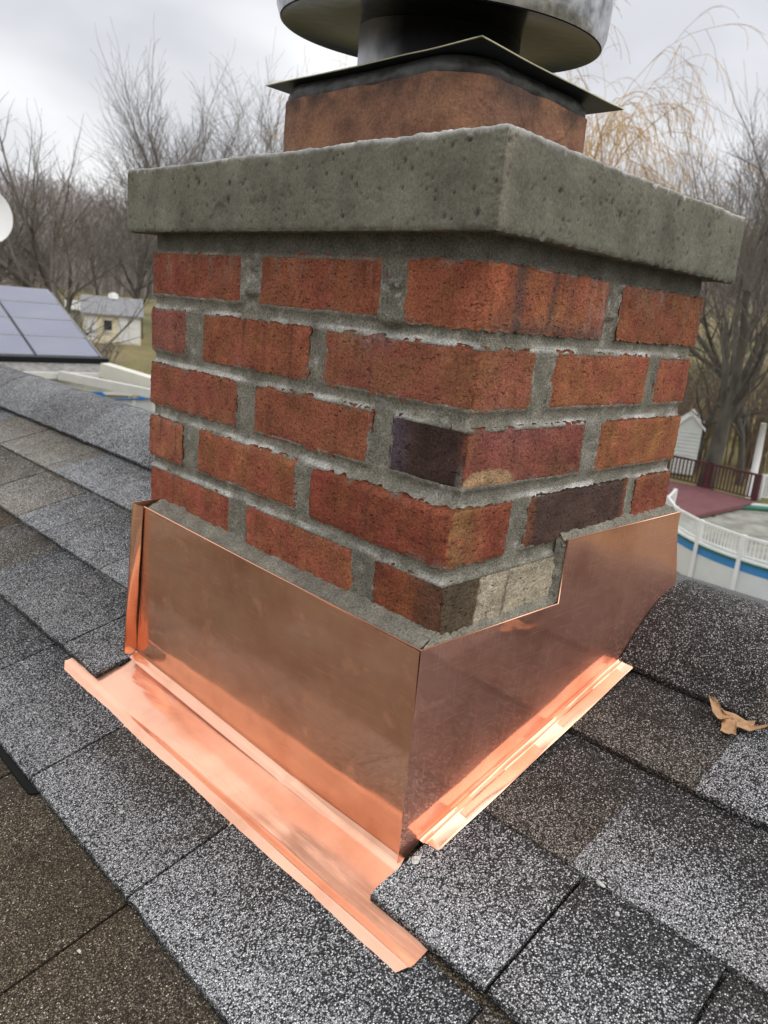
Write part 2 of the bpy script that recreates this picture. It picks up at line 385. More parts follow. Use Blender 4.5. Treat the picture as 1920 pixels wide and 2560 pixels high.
    col = col*(1-cr_)+np.array((.50, .15, .07))*cr_ if base[0] > .2 else col
    cc = col.reshape(-1, 3); cc = np.vstack([cc, [cc[r_] for r_ in ring]])
    o = mesh('brick', V, f, BRICK, chim, True, cc)
    if label: o['label'] = label
    return o
def mixm(col, mk, c): mk = mk[..., None]; return col*(1-mk)+np.array(c)*mk
def P_haze_top(S_, Z, col, Q, zb, zt):     # smeared cement over the first course
    return mixm(col, sstep(-.15, .45, fbm(Q*np.array([2.2, .7, 1]), 45, 3, 8))*.45*sstep(zb, zt+.01, Z), (.23, .20, .165))
def P_streak(S_, Z, col, Q, zb, zt):
    r = S_ > .0
    st = np.exp(-((S_-.045)/.011)**2)*.85+np.exp(-((S_-.098-.1*(Z-zt))/.0055)**2)*.9+np.exp(-((S_-.128-.1*(Z-zt))/.008)**2)*.5
    lo = sstep(zb+.022, zb+.004, Z)*.7
    col = mixm(col, np.clip(r*np.maximum(st, lo*sstep(.0, .03, S_))*(.75+.5*fbm(Q, 90, 2, 3)), 0, 1), (.095, .07, .062))
    col = mixm(col, np.clip(r*sstep(.13, .175, S_)*sstep(-.2, .4, fbm(Q*np.array([1, .5, 1]), 160, 2, 5))*.65, 0, 1), (.40, .24, .19))
    return mixm(col, np.exp(-((S_-.014)/.010)**2)*.7*sstep(zb+.005, zt-.01, Z), (.55, .17, .08))
def P_dark_left(S_, Z, col, Q, zb, zt):
    lf = sstep(.004, -.004, S_)
    d = mixm(np.ones_like(col)*np.array((.060, .034, .028)), sstep(-.06, -.092, S_)*.6, (.15, .12, .16))
    d *= 1+.35*fbm(Q, 60, 3, 2)[..., None]
    d = mixm(d, sstep(-.012, -.004, S_)*sstep(zb+.03, zb, Z)*.5, (.5, .45, .4))
    col = col*(1-lf[..., None])+d*lf[..., None]
    col = mixm(col, np.exp(-((S_-.075)/.05)**2)*np.exp(-((Z-zt)/.018)**2)*.5*(S_ > 0), (.34, .13, .13))
    bl = sstep(1.15, .8, ((S_-.036)/.040)**2+((Z-zb-.004)/.013)**2+.35*fbm(Q, 130, 2, 4))*(S_ > .001)
    return mixm(col, bl*.85, (.50, .33, .18))
def P_tan(S_, Z, col, Q, zb, zt):
    r = (S_ > 0)
    mk = r*np.clip(sstep(.075, .0, S_)*.75+.35*fbm(Q, 150, 3, 6), 0, 1)
    mk = mk*sstep(-.35, .25, fbm(Q, 210, 2, 9)+.3*sstep(.06, 0, S_))
    return mixm(col, np.clip(mk, 0, 1)*.85, (.36, .21, .085))
def P_darkr(S_, Z, col, Q, zb, zt):
    d = np.ones_like(col)*np.array((.075, .050, .042))*(1+.3*fbm(Q, 60, 3, 2)[..., None])
    k = sstep(.10, .135, S_)*sstep(.305, .285, S_)*.92
    return col*(1-k[..., None])+d*k[..., None]
def P_mauve(S_, Z, col, Q, zb, zt):
    return mixm(col, np.full_like(S_, .45), (.24, .10, .10))
def P_white(S_, Z, col, Q, zb, zt):
    r = sstep(-.004, .006, S_)
    col = mixm(col, sstep(-.05, -.01, S_)*.75, (.10, .06, .04))
    col = mixm(col, r, (.115, .085, .052))
    wv = .047+.004*fbm(Q, 150, 2, 7)+(Z-zb)*.12
    col = mixm(col, sstep(wv-.001, wv+.002, S_)*(.9+.1*fbm(Q, 160, 2, 3)), (.50, .43, .31))
    ln = np.exp(-((S_-.0975-(Z-zt)*.16-.0015*fbm(Q, 120, 2, 1))/.0016)**2)*(S_ > .05)
    return mixm(col, ln*.75, (.10, .085, .065))
def P_blot(S_, Z, col, Q, zb, zt):
    return mixm(col, np.exp(-((S_+.125)/.022)**2)*np.exp(-((Z-zt)/.012)**2)*sstep(-.2, .3, fbm(Q, 200, 2, 1)), (.40, .24, .24))
odd = [(-W1-.09, -.335), (-.302, -.118), (-.0885, .1895), (.2185, W2+.09)]
even = [(-W1-.19, -.446), (-.408, -.2155), (-.1885, .0838), (.1145, .3015), (.3228, W2+.19)]
spec = {(0, 0): dict(paint=P_haze_top), (0, 1): dict(paint=P_haze_top), (0, 2): dict(paint=P_streak, label='corner brick with dark grey streaks on its right face'), (0, 3): dict(paint=P_haze_top),
        (1, 0): dict(paint=P_mauve), (1, 2): dict(paint=P_blot, base=(.335, .11, .068)),
        (2, 2): dict(paint=P_dark_left, base=(.30, .10, .068), label='corner brick, blackened on the left face with a tan blotch on the right'), (2, 3): dict(base=(.35, .125, .058)),
        (3, 2): dict(paint=P_tan, base=(.30, .085, .045)), (3, 3): dict(paint=P_darkr, label='dark brown brick'), (3, 1): dict(base=(.325, .11, .055)), (3, 0): dict(base=(.35, .13, .07)),
        (4, 2): dict(paint=P_white, base=(.30, .085, .045), label='corner brick with whitewashed right face'), (2, 0): dict(base=(.30, .098, .058)), (2, 1): dict(base=(.31, .10, .056))}
allb = []
for k in range(5):
    for i, (a_, b_) in enumerate(odd if k % 2 == 0 else even):
        brick(k, a_, b_, **spec.get((k, i), {})); allb.append((k, a_, b_))
for k in range(5, 7):                         # courses low behind the copper
    for i, (a_, b_) in enumerate(odd if k % 2 == 0 else even): allb.append((k, a_, b_))
# mortar skin: recessed, tooled joints
sv = svals(-W1-.02, W2+.02, .003); zv = np.concatenate([np.arange(-.42, -.0001, .0026), np.linspace(0, .0235, 9)])
Sg, Zg = np.meshgrid(sv, zv, indexing='ij'); dist = np.full(Sg.shape, 1.0); ins = np.zeros(Sg.shape)
for k, a_, b_ in allb:
    dx = np.maximum(np.maximum(a_-Sg, Sg-b_), 0); dz = np.maximum(np.maximum((-k*CR-BH)-Zg, Zg-(-k*CR)), 0)
    dist = np.minimum(dist, np.hypot(dx, dz))
    ins = np.maximum(ins, np.minimum(np.minimum(Sg-a_, b_-Sg), np.minimum(Zg-(-k*CR-BH), -k*CR-Zg)))
Q = np.stack([Sg, Zg, Sg*0], -1)
inb = dist < 1e-6
h = -.0004-.0066*np.clip(dist/.0068, 0, 1)**1.0
h += fbm(Q, 90, 3, 1)*.0014+fbm(Q, 260, 3, 2)*.0013
smear = sstep(.28, .6, fbm(Q, 55, 3, 77))*sstep(.006, .0, dist)
h = np.where(ins > .0001, -.0006-.0074*sstep(.0022, .0050, ins)+fbm(Q, 190, 2, 6)*.0008, h)
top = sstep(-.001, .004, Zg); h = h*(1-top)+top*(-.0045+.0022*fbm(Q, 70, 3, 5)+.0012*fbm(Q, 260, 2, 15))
# lumps of squeezed-out mortar in the upper left joints
for ls, lz, lr, lh in [(-.105, -.050, .013, .008), (-.112, -.047, .010, .006), (-.096, -.052, .009, .006), (-.318, -.038, .009, .005), (-.315, -.012, .006, .004), (-.103, -.02, .008, .004), (.204, -.03, .008, .003)]:
    dd = np.hypot((Sg-ls)*.9, (Zg-lz)*1.6)/lr; h = np.maximum(h, -.004+(lh+.003)*np.sqrt(np.clip(1-dd**2, 0, 1))*(1+.4*fbm(Q, 300, 2, 8))*(dd < 1)) if lr else h
x, y = pathpt(Sg, h, RECT); P = warp(np.stack([x, y, Zg], -1))
col = np.ones((*Sg.shape, 3))*np.array((.245, .228, .182))
bed = sstep(.25, .62, fbm(Q*np.array([.5, 1.6, 1]), 40, 3, 12))
col = mixm(col, bed*.55, (.42, .40, .36))
lime_sky = np.zeros_like(Sg)
for k in range(1, 5):                      # lime bloom plus painted sky light on the lower lip of the bed joints
    lime_sky = np.maximum(lime_sky, np.exp(-((Zg+k*CR-.0025)/.0028)**2)*sstep(-.15, .35, fbm(Q*np.array([.5, 2, 1]), 38, 3, 60+k)))
col = mixm(col, lime_sky*.95, (.70, .68, .63))
col = mixm(col, sstep(.25, .55, fbm(Q, 120, 3, 71))*.5*(1-top), (.50, .48, .43)); col = mixm(col, sstep(.3, .6, fbm(Q, 65, 4, 72))*.5, (.13, .12, .095))
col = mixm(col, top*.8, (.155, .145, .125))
wd = sstep(.35, .55, fbm(Q, 210, 2, 31))*np.maximum(np.exp(-((Sg+.103)/.014)**2), np.exp(-((Sg+.318)/.012)**2)+np.exp(-((Sg-.204)/.012)**2))*sstep(-.05, -.045, Zg)*(Zg < .002)
col = mixm(col, np.clip(wd, 0, 1)*.9, (.66, .66, .64))
mesh('mortar_joints', P.reshape(-1, 3), gridfaces(len(sv), len(zv)), MORTAR, chim, True, col)
mb = MB(); mb.abox((.012, .012, -.75), (W2-.010, W1-.012, .0235)); mb.build('masonry_core', MORTAR, chim, col=(.22, .21, .18))
# far faces: plain courses so that the stack is whole from behind
for k in range(5):
    mb = MB(); zt, zb = -k*CR, -k*CR-BH
    for a_, b_ in ([(.10, .30)] if k % 2 == 0 else [(.20, .395)]): mb.abox((a_, W1-.02, zb), (b_, W1+.001, zt))
    mb.abox((W2-.02, .20 if k % 2 else .10, zb), (W2+.001, .33 if k % 2 else .42, zt))
    mb.build('rear_brick_course', BRICK, chim, col=RED, kind='stuff')
# ---- concrete crown: one closed sweep with pits and a ragged rim
O_ = .0225; CRN = (-O_, -O_, W2+O_, W1+O_); L1 = W1+2*O_; L2 = W2+2*O_
near = np.concatenate([np.linspace(-L1, 0, 330), np.linspace(0, L2, 262)[1:]])
s_all = np.concatenate([np.linspace(-L1-L2+.001, -L1, 40)[:-1], near, np.linspace(L2, L2+L1-.001, 40)[1:]])
prof = [(-.030, .0235), (-.020, .0214), (-.010, .0208), (-.004, .0204), (-.0006, .0203)]+[(0, z) for z in np.linspace(.0209, .0905, 48)]+[(-.0008, .0915), (-.004, .0920), (-.009, .0926), (-.016, .0932), (-.030, .0945), (-.045, .0955), (-.060, .0965), (-.080, .0975)]
prof = np.array(prof); Sg = np.repeat(s_all[:, None], len(prof), 1); Hh = np.repeat(prof[None, :, 0], len(s_all), 0).copy(); Zz = np.repeat(prof[None, :, 1], len(s_all), 0).copy()
Q = np.stack([Sg, Zz, Hh*3], -1)
face = (Hh > -.0005)
Hh += fbm(Q, 14, 2, 3)*.0009+fbm(Q, 140, 3, 4)*.0005
rimb = np.exp(-np.abs(Zz-.0208)/.0016); rimt = np.exp(-np.abs(Zz-.091)/.004)
Hh -= rimb*(.0012+.0030*np.clip(fbm(Q, 150, 3, 6)+.1, 0, 1)); Zz += rimb*fbm(Q, 220, 2, 9)*.0020*np.where(Sg > 0, 1.3, .7)
Hh -= rimt*(.0004+.0035*np.clip(fbm(Q, 110, 3, 7), 0, 1)); Zz += rimt*(fbm(Q, 130, 3, 8)*.0018)+np.where(Hh < -.003, fbm(Q, 160, 3, 18)*.0018, 0)*(Zz > .09)
Zz += sstep(.04, .09, Zz)*fbm(Q, 9, 2, 40)*.003
# near corner chips
cd_ = np.exp(-np.abs(Sg+.004)/.006); Hh -= cd_*.0020*np.clip(.4+fbm(Q*np.array([1, 2.5, 1]), 190, 2, 10), 0, 1)*face
pit = np.zeros_like(Hh)
rp = np.random.default_rng(5)
for i in range(340):
    cs = rp.uniform(-L1, L2); cz = rp.uniform(.024, .087); 
    if cs < -.27 and rp.random() < .55: continue
    r_ = rp.choice([.0006, .0009, .0012, .0019], p=[.48, .32, .16, .04]); el = rp.uniform(.7, 2.0)
    i0 = np.searchsorted(s_all, cs-.006); i1 = np.searchsorted(s_all, cs+.006)
    if i1 <= i0: continue
    dd = ((Sg[i0:i1]-cs+.3*(Zz[i0:i1]-cz)*rp.uniform(-1, 1))/r_)**2+((Zz[i0:i1]-cz)/(r_*el))**2
    pit[i0:i1] = np.maximum(pit[i0:i1], np.exp(-dd*.9)*(.6+.4*r_/.002))
# torn patch of paste on the left face
tp = sstep(.15, .5, fbm(Q, 85, 4, 90))*np.exp(-(((Sg+.30)/.11)**2+((Zz-.045)/.018)**2))*face
Hh -= pit*.0030*face+tp*.0022
x, y = pathpt(Sg, Hh, CRN); P = np.stack([x, y, Zz], -1)
left = (Sg < 0)
col = np.ones((*Sg.shape, 3))*np.array((.165, .156, .120))
col = mixm(col, sstep(-.3, .5, fbm(Q, 18, 3, 14))*.35, (.235, .222, .18))
col = mixm(col, tp*.45, (.12, .115, .10)); col = mixm(col, np.clip(pit*1.5, 0, 1)*face*.85, (.07, .068, .06))  # pits also darkened in colour for the shade inside them
wt = sstep(.0865, .0915, Zz+.0025*fbm(Q, 90, 3, 21))
col = mixm(col, wt*.65, (.52, .52, .50)); col = mixm(col, sstep(.45, .6, fbm(Q, 160, 2, 23))*sstep(.082, .0905, Zz)*.6, (.66, .66, .65))
col = mixm(col, rimb*sstep(0, .4, fbm(Q, 120, 2, 30))*.6, (.10, .10, .085))
col = mixm(col, np.exp(-np.abs(Sg-.006)/.008)*.35*face, (.40, .36, .28))
V = list(P.reshape(-1, 3)); f = gridfaces(len(s_all), len(prof)); n0 = len(V); cc = list(col.reshape(-1, 3))
V += [(.10, .10, .102), (W2-.10, .10, .102), (W2-.1, W1-.1, .102), (.1, W1-.1, .102), (.0, .0, .0225), (W2, 0, .0225), (W2, W1, .0225), (0, W1, .0225)]
f += [(n0, n0+1, n0+2, n0+3)]; cc += [(.4, .4, .38)]*8
mesh('concrete_crown', V, f, CONC, chim, True, cc)
# a solid inner slab closes the crown
mb = MB(); mb.abox((.004, .004, .0245), (W2-.004, W1-.004, .0915)); mb.build('crown_core', CONC, chim, col=(.3, .29, .25))
# ---- clay flue liner: rounded rectangle tube
FC = (.202, .263); FA, FB, FR = .152, .118, .05
def rrect(n_c, n_e, a, b_, r, ctr):
    pts = []; 
    for (sx, sy, a0) in ((1, -1, -90), (1, 1, 0), (-1, 1, 90), (-1, -1, 180)):
        for q in np.linspace(0, 90, n_c):
            an = math.radians(a0+q); pts.append((ctr[0]+sx*(b_-r)+r*math.cos(an), ctr[1]+sy*(a-r)+r*math.sin(an)))
        nx = {(1, -1): (1, 1), (1, 1): (-1, 1), (-1, 1): (-1, -1), (-1, -1): (1, -1)}[(sx, sy)]
        p0 = np.array(pts[-1]); a1 = a0+90
        an = math.radians(a1); p1 = np.array((ctr[0]+nx[0]*(b_-r)+r*math.cos(an), ctr[1]+nx[1]*(a-r)+r*math.sin(an)))
        for q in np.linspace(0, 1, n_e+2)[1:-1]: pts.append(tuple(p0+(p1-p0)*q))
    return np.array(pts)
rr_ = rrect(24, 90, FA, FB, FR, FC); nr = len(rr_)
ctr = np.array(FC); zs = np.linspace(.080, .1745, 40); 
out = rr_-ctr; nrm = out/np.linalg.norm(out, axis=1)[:, None]
cum = np.concatenate([[0], np.cumsum(np.linalg.norm(np.diff(rr_, axis=0), axis=1))])
V = []; cc = []
G = np.zeros((nr, len(zs)+3, 3))
for j_, z in enumerate(list(zs)+[.1758, .1755, .160]):
    ins = [0]*len(zs)+[.003, .016, .017]
    G[:, j_, :2] = rr_-nrm*ins[j_]; G[:, j_, 2] = z
Q = G.copy(); dsp = fbm(Q, 45, 3, 2)*.0012+fbm(Q, 250, 2, 3)*.0004
G[..., :2] += nrm[:, None, :]*dsp[..., None]
topw = sstep(.155, .1758, G[..., 2]); G[..., 2] += topw*(fbm(Q, 35, 3, 8)*.0022)
col = np.ones((*dsp.shape, 3))*np.array((.25, .125, .075))
col = mixm(col, sstep(-.2, .5, fbm(Q, 16, 3, 5))*.5, (.15, .075, .055)); col = mixm(col, sstep(.2, .6, fbm(Q, 28, 4, 15))*.55, (.36, .22, .13))
soot = sstep(.148, .170, G[..., 2]+.010*fbm(Q, 30, 4, 6)); col = mixm(col, soot*.75*sstep(-.4, .2, fbm(Q, 40, 3, 7)), (.055, .04, .035))
# cracks on the right face: polylines in (x, z)
def seg(px, pz, a, b_):
    d = (b_[0]-a[0], b_[1]-a[1]); L = d[0]**2+d[1]**2; tt = np.clip(((px-a[0])*d[0]+(pz-a[1])*d[1])/L, 0, 1)
    return np.hypot(px-a[0]-tt*d[0], pz-a[1]-tt*d[1])
crk = np.full(dsp.shape, 1.0); px = G[..., 0]+.0015*fbm(Q, 160, 2, 3); pz = G[..., 2]+.0015*fbm(Q, 160, 2, 4)
for a_, b_ in [((.155, .165), (.175, .140)), ((.175, .140), (.168, .128)), ((.175, .140), (.20, .120)), ((.20, .120), (.205, .092)), ((.20, .12), (.222, .135)), ((.222, .135), (.245, .148)), ((.245, .148), (.262, .168)), ((.222, .135), (.23, .11)), ((.11, .155), (.145, .125)), ((.145, .125), (.165, .095)), ((.185, .165), (.188, .135))]:
    crk = np.minimum(crk, seg(px, pz, a_, b_))
ck = np.exp(-(crk/.0011)**2)*(G[..., 1] < .14); col = mixm(col, ck*.7, (.06, .035, .025))
V = G.reshape(-1, 3); nv = len(zs)+3; f = []
for i in range(nr):
    for j_ in range(nv-1):
        a_, b_ = i*nv+j_, ((i+1) % nr)*nv+j_; f.append((a_, b_, b_+1, a_+1))
mesh('flue_tile', V, f, FLUE, chim, True, col)
# =================================================================== metal chimney cap
cap = thing('chimney_cowl', (.202, .263, .185), 'round metal cowl with shade-darkened underside on a pipe above the clay flue', 'chimney cowl')
A_, B_ = .158, .127; pc = (.2067, .2565); zp = .192
g = np.zeros((40, 40, 3)); u = np.linspace(-1, 1, 40)
UU, VV = np.meshgrid(u, u, indexing='ij'); g[..., 0] = pc[0]+B_*UU; g[..., 1] = pc[1]+A_*VV; g[..., 2] = zp+fbm(g, 14, 2, 3)*.0012+.0015*(UU < 0)*(VV < 0)*UU*VV
V, f = sheet(g, (0, 0, .0012)); mesh('base_plate', V, f, BLACKPL, cap, True, angle=40)
mb = MB()
for a_, b_ in (((0, 0), (-1, 0)), ((0, 0), (0, -1))): pass
e1 = [g[0, j] for j in range(40)]; e2 = [g[i, 0] for i in range(40)]
for E_ in (e1, e2):
    mb.tube([p+np.array((0, 0, .0007)) for p in E_], .0008, 5)
mb.build('cut_edge', RAWEDGE, cap, True)
th = np.linspace(0, 2*math.pi, 73)[:-1]
def revolve(prof, ctr, mat, name, parent, tilt=(0, 0), dz=None, n=96, smooth=True):
    th = np.linspace(0, 2*math.pi, n+1)[:-1]; V = []; f = []; m_ = len(prof)
    for a in th:
        for r_, z in prof:
            x_, y_ = r_*math.cos(a), r_*math.sin(a); V.append((ctr[0]+x_, ctr[1]+y_, z+tilt[0]*x_+tilt[1]*y_))
    for i in range(n):
        for j_ in range(m_-1):
            a_, b_ = i*m_+j_, ((i+1) % n)*m_+j_; f.append((a_, b_, b_+1, a_+1))
    return mesh(name, V, f, mat, parent, smooth, angle=35)
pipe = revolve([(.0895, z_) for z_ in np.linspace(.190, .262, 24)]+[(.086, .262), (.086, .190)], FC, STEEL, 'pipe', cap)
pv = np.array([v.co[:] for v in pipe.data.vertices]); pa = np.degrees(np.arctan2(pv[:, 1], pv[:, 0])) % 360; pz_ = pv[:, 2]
sk = np.clip(sstep(172, 200, pa+14*fbm(pv, 40, 3, 3)+(pz_-.03)*150), .08, 1)[:, None]     # shade and dark reflection painted round the pipe, left flank kept light
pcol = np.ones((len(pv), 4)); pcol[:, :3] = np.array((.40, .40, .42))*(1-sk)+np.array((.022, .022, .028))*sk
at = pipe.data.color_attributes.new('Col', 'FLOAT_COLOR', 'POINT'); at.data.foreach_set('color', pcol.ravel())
revolve([(.0925, .1925), (.0925, .2), (.0903, .2005), (.0903, .1925), (.0925, .1925)], FC, BLKSHADE, 'pipe_collar', cap)
TL = (.0546, .0823)
revolve([(.088, .252), (.120, .2535), (.165, .2525), (.1715, .2500), (.1755, .2495), (.1755, .2515), (.171, .2535), (.12, .2555), (.088, .254), (.088, .252)], FC, BLKSHADE, 'underside_disc', cap, TL)
revolve([(.1752, .2512), (.1795, .262), (.1815, .300), (.1828, .3005), (.1808, .262), (.1768, .2505), (.1752, .2512)], FC, BAND, 'rim_band', cap, TL)
revolve([(.1815, .31), (.188, .312), (.188, .318), (.09, .345), (.001, .352), (.001, .350), (.09, .343), (.186, .316), (.1815, .31)], FC, BAND, 'lid', cap, TL)
for an in (118, -28, 40, 200):
    a = math.radians(an); mb = MB(); d = np.array((math.cos(a), math.sin(a), 0)); tz = TL[0]*d[0]*.18+TL[1]*d[1]*.18
    c_ = np.array((*FC, 0))
    mb.bar(c_+d*.1835+np.array((0, 0, .262+tz)), c_+d*.1845+np.array((0, 0, .322+tz)), .012, .0022, up=d)
    mb.build('strap', BLKSHADE, cap)
# sealant smeared between plate and flue
G = np.zeros((nr, 9, 3)); tt = np.linspace(0, 1, 9)
for j_, q in enumerate(tt):
    z = .1740+q*.0175; ins = .004-.0065*math.sin(q*math.pi)*.6+.006*q
    G[:, j_, :2] = rr_-nrm*ins; G[:, j_, 2] = z
Q = G.copy(); G[..., :2] += nrm[:, None, :]*((fbm(Q*np.array([1, 1, 2.5]), 55, 3, 4)*.0035+fbm(Q, 160, 3, 5)*.0012)*np.sin(tt*math.pi)[None, :]*1.0)[..., None]
f = []
for i in range(nr):
    for j_ in range(8):
        a_, b_ = i*9+j_, ((i+1) % nr)*9+j_; f.append((a_, b_, b_+1, a_+1))
mesh('sealant', G.reshape(-1, 3), f, GOOP, cap, True)
# =================================================================== ROOF
SL, K0 = .295, -.534
RIDGE = .47
def rz(x, o=0): return K0+SL*x+o
roof = thing('house', (0, 0, -.8), 'house roof of grey and brown shingle tabs that the brick chimney stands on', 'house')
TONES = {'lg': (.58, .0, 1.12), 'gr': (.44, .05, 1.05), 'dg': (.24, .2, .88), 'bg': (.54, .0, 1.12), 'tan': (.56, .5, 1.15), 'br': (.24, .95, .95), 'brg': (.33, .5, .92)}
def tab(xf, y0, y1, tone, lift=0.0, xb=None, edge0=True, edge1=True, name='shingle', gap=.0019, tone2=None, back=.022):
    xb = (xf+.145 if xb is None else xb)
    nx, ny = 26, max(4, int((y1-y0)/.006)); yj = random.Random(int(y0*977+xf*131)).uniform(-.0009, .0009)
    ya, yb = y0+(gap if edge0 else 0), y1-(gap if edge1 else 0)
    X, Y = np.meshgrid(np.linspace(xf, xb+back, nx), np.linspace(ya, yb, ny), indexing='ij')
    q = (X-xf)/(xb-xf); Q = np.stack([X, Y, X*0+3], -1)
    Z = rz(X, .0042-.0085*q+lift+yj)+fbm(Q, 9, 2, 7)*.0007+fbm(Q, 350, 2, 8)*.0003
    X = X+np.where(q < .001, fbm(Q, 90, 3, 5)*.0016, 0)
    er = np.exp(-(X-xf)/.002)*.0012; Z = Z-er
    P = np.stack([X, Y, Z], -1)
    V, f = sheet(P, (0, 0, -.0072))
    lf, br, tn = TONES[tone]; Qs = Q
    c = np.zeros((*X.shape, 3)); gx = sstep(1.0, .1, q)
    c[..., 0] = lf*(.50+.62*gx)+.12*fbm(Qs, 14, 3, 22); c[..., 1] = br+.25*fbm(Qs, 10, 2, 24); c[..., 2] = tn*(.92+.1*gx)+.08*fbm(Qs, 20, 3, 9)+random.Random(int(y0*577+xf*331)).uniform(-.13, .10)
    if tone2:
        l2, b2, t2 = TONES[tone2]; mk = sstep(.25, .9, q+.25*fbm(Qs, 30, 3, 3))[..., None]*.8; c2 = np.stack([l2*(.7)+0*X, b2+0*X, t2+0*X], -1); c = c*(1-mk)+c2*mk
    c = np.clip(c, 0, 1.4).reshape(-1, 3); c = np.vstack([c, c*np.array([.2, 1, .5])])
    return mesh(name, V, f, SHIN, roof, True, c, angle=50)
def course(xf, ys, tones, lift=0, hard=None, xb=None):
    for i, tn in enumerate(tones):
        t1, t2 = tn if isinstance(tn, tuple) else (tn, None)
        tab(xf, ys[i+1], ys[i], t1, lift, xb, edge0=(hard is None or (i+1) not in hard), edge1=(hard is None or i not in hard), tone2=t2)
rs = random.Random(3)
def rand_run(y_hi, y_lo, cols):
    ys = [y_hi]; tn = []
    while ys[-1] > y_lo: ys.append(ys[-1]-rs.choice([.17, .21, .25, .29, .13])); tn.append(rs.choice(cols))
    return ys, tn
# left of the chimney
ys, tn = rand_run(3.4, 1.75, ['tan', 'gr', 'tan', 'bg']); course(.203, ys[:-1]+[1.69, 1.395, 1.35, 1.118, .83, .53], tn[:-1]+['tan', 'tan', 'tan', 'bg', 'lg', 'gr'], hard=[len(ys)+1])
ys, tn = rand_run(3.0, 1.45, ['tan', 'gr', 'tan', 'brg']); course(.055, ys[:-1]+[1.384, 1.168, 1.04, .80, .53], tn[:-1]+['tan', 'tan', 'bg', 'gr', 'lg'])
ys, tn = rand_run(2.6, 1.25, ['br', 'brg', 'gr']); course(-.081, ys[:-1]+[1.15, .96, .813], tn[:-1]+['br', 'brg', 'gr'], hard=[len(ys)])
course(-.081, [.813, .625, .515], ['gr', 'gr'], lift=.0035)
ys, tn = rand_run(2.2, 1.0, ['br', 'br', 'brg']); course(-.213, ys[:-1]+[.92, .652, .40, .167, -.08, -.141], tn[:-1]+['brg', 'gr', 'lg', ('lg', 'brg'), 'lg', 'lg'], hard=[len(ys)+3])
ys, tn = rand_run(2.0, .7, ['br', 'br', 'brg']); course(-.350, ys[:-1]+[.70, .437, .167, -.12, -.16], tn[:-1]+['br', 'br', 'br', 'br', 'br'])
for xf, yh in ((-.487, 1.7), (-.624, 1.5), (-.761, 1.2)):
    ys, tn = rand_run(yh, -.9, ['br', 'brg', 'br', 'gr']); course(xf, ys, tn)
# right of the chimney
course(.207, [-.012, -.169, -.40, -.64, -.9, -1.2], [('brg', 'dg'), 'bg', 'gr', 'lg', 'gr'], xb=.345, hard=[1], lift=.001)
course(.065, [-.010, -.125, -.36, -.60, -.85, -1.1], [('brg', 'dg'), ('lg', 'dg'), 'gr', 'dg', 'lg'], hard=[1], xb=.207, lift=.001)
course(-.071, [-.007, -.139, -.267, -.50, -.75, -1.0], ['lg', 'gr', ('lg', 'dg'), 'gr', 'dg'], lift=.0045, hard=[], xb=.065)
course(-.208, [-.141, -.30, -.55, -.8], ['tan', 'gr', 'brg'])
course(-.348, [-.16, -.42, -.7], ['br', 'tan'])
# field of shingles beyond, and the decking below
Vd, Fd, Cd = [], [], []
def saw(y0, y1, x0, n, base):
    ny = max(3, int((y1-y0)/.12)); ysv = np.linspace(y0, y1, ny)
    for i in range(n):
        xf = x0-.1365*(i+1); b0 = len(Vd)
        for yy in ysv:
            for (xx, o) in ((xf, -.005), (xf, .001), (xf+.1365, -.005)): Vd.append((xx, yy, rz(xx, o-.0045))); Cd.append(base(xx, yy))
        for j_ in range(ny-1):
            for q in range(2): Fd.append((b0+j_*3+q, b0+(j_+1)*3+q, b0+(j_+1)*3+q+1, b0+j_*3+q+1)[::-1])
def bcol(x, y):
    r = random.Random(int(x*29)*131+int(y*4)); k = r.random(); return (.2+.3*r.random(), 1.0 if k < .5 else .1, .9)
saw(-3, 7, .335, 26, bcol)
mesh('shingle_field', Vd, Fd, SHIN, roof, False, Cd, kind='stuff')
mb = MB(); xe = .335-.1365*26
mb.prism([(xe, -3, rz(xe, -.013)), (RIDGE, -3, rz(RIDGE, -.013)), (RIDGE, 7, rz(RIDGE, -.013)), (xe, 7, rz(xe, -.013))], (0, 0, -1), .03)
bz = lambda x: rz(RIDGE)-SL*(x-RIDGE)
mb.build('roof_deck', plain('roof_board', (.2, .15, .1)), roof)
mb = MB(); mb.prism([(RIDGE, -3, bz(RIDGE)-.013), (4.3, -3, bz(4.3)-.013), (4.3, 7, bz(4.3)-.013), (RIDGE, 7, bz(RIDGE)-.013)], (0, 0, -1), .03)
mb.build('rear_roof_slope', SHIN, roof, col=(.4, .1, .9))
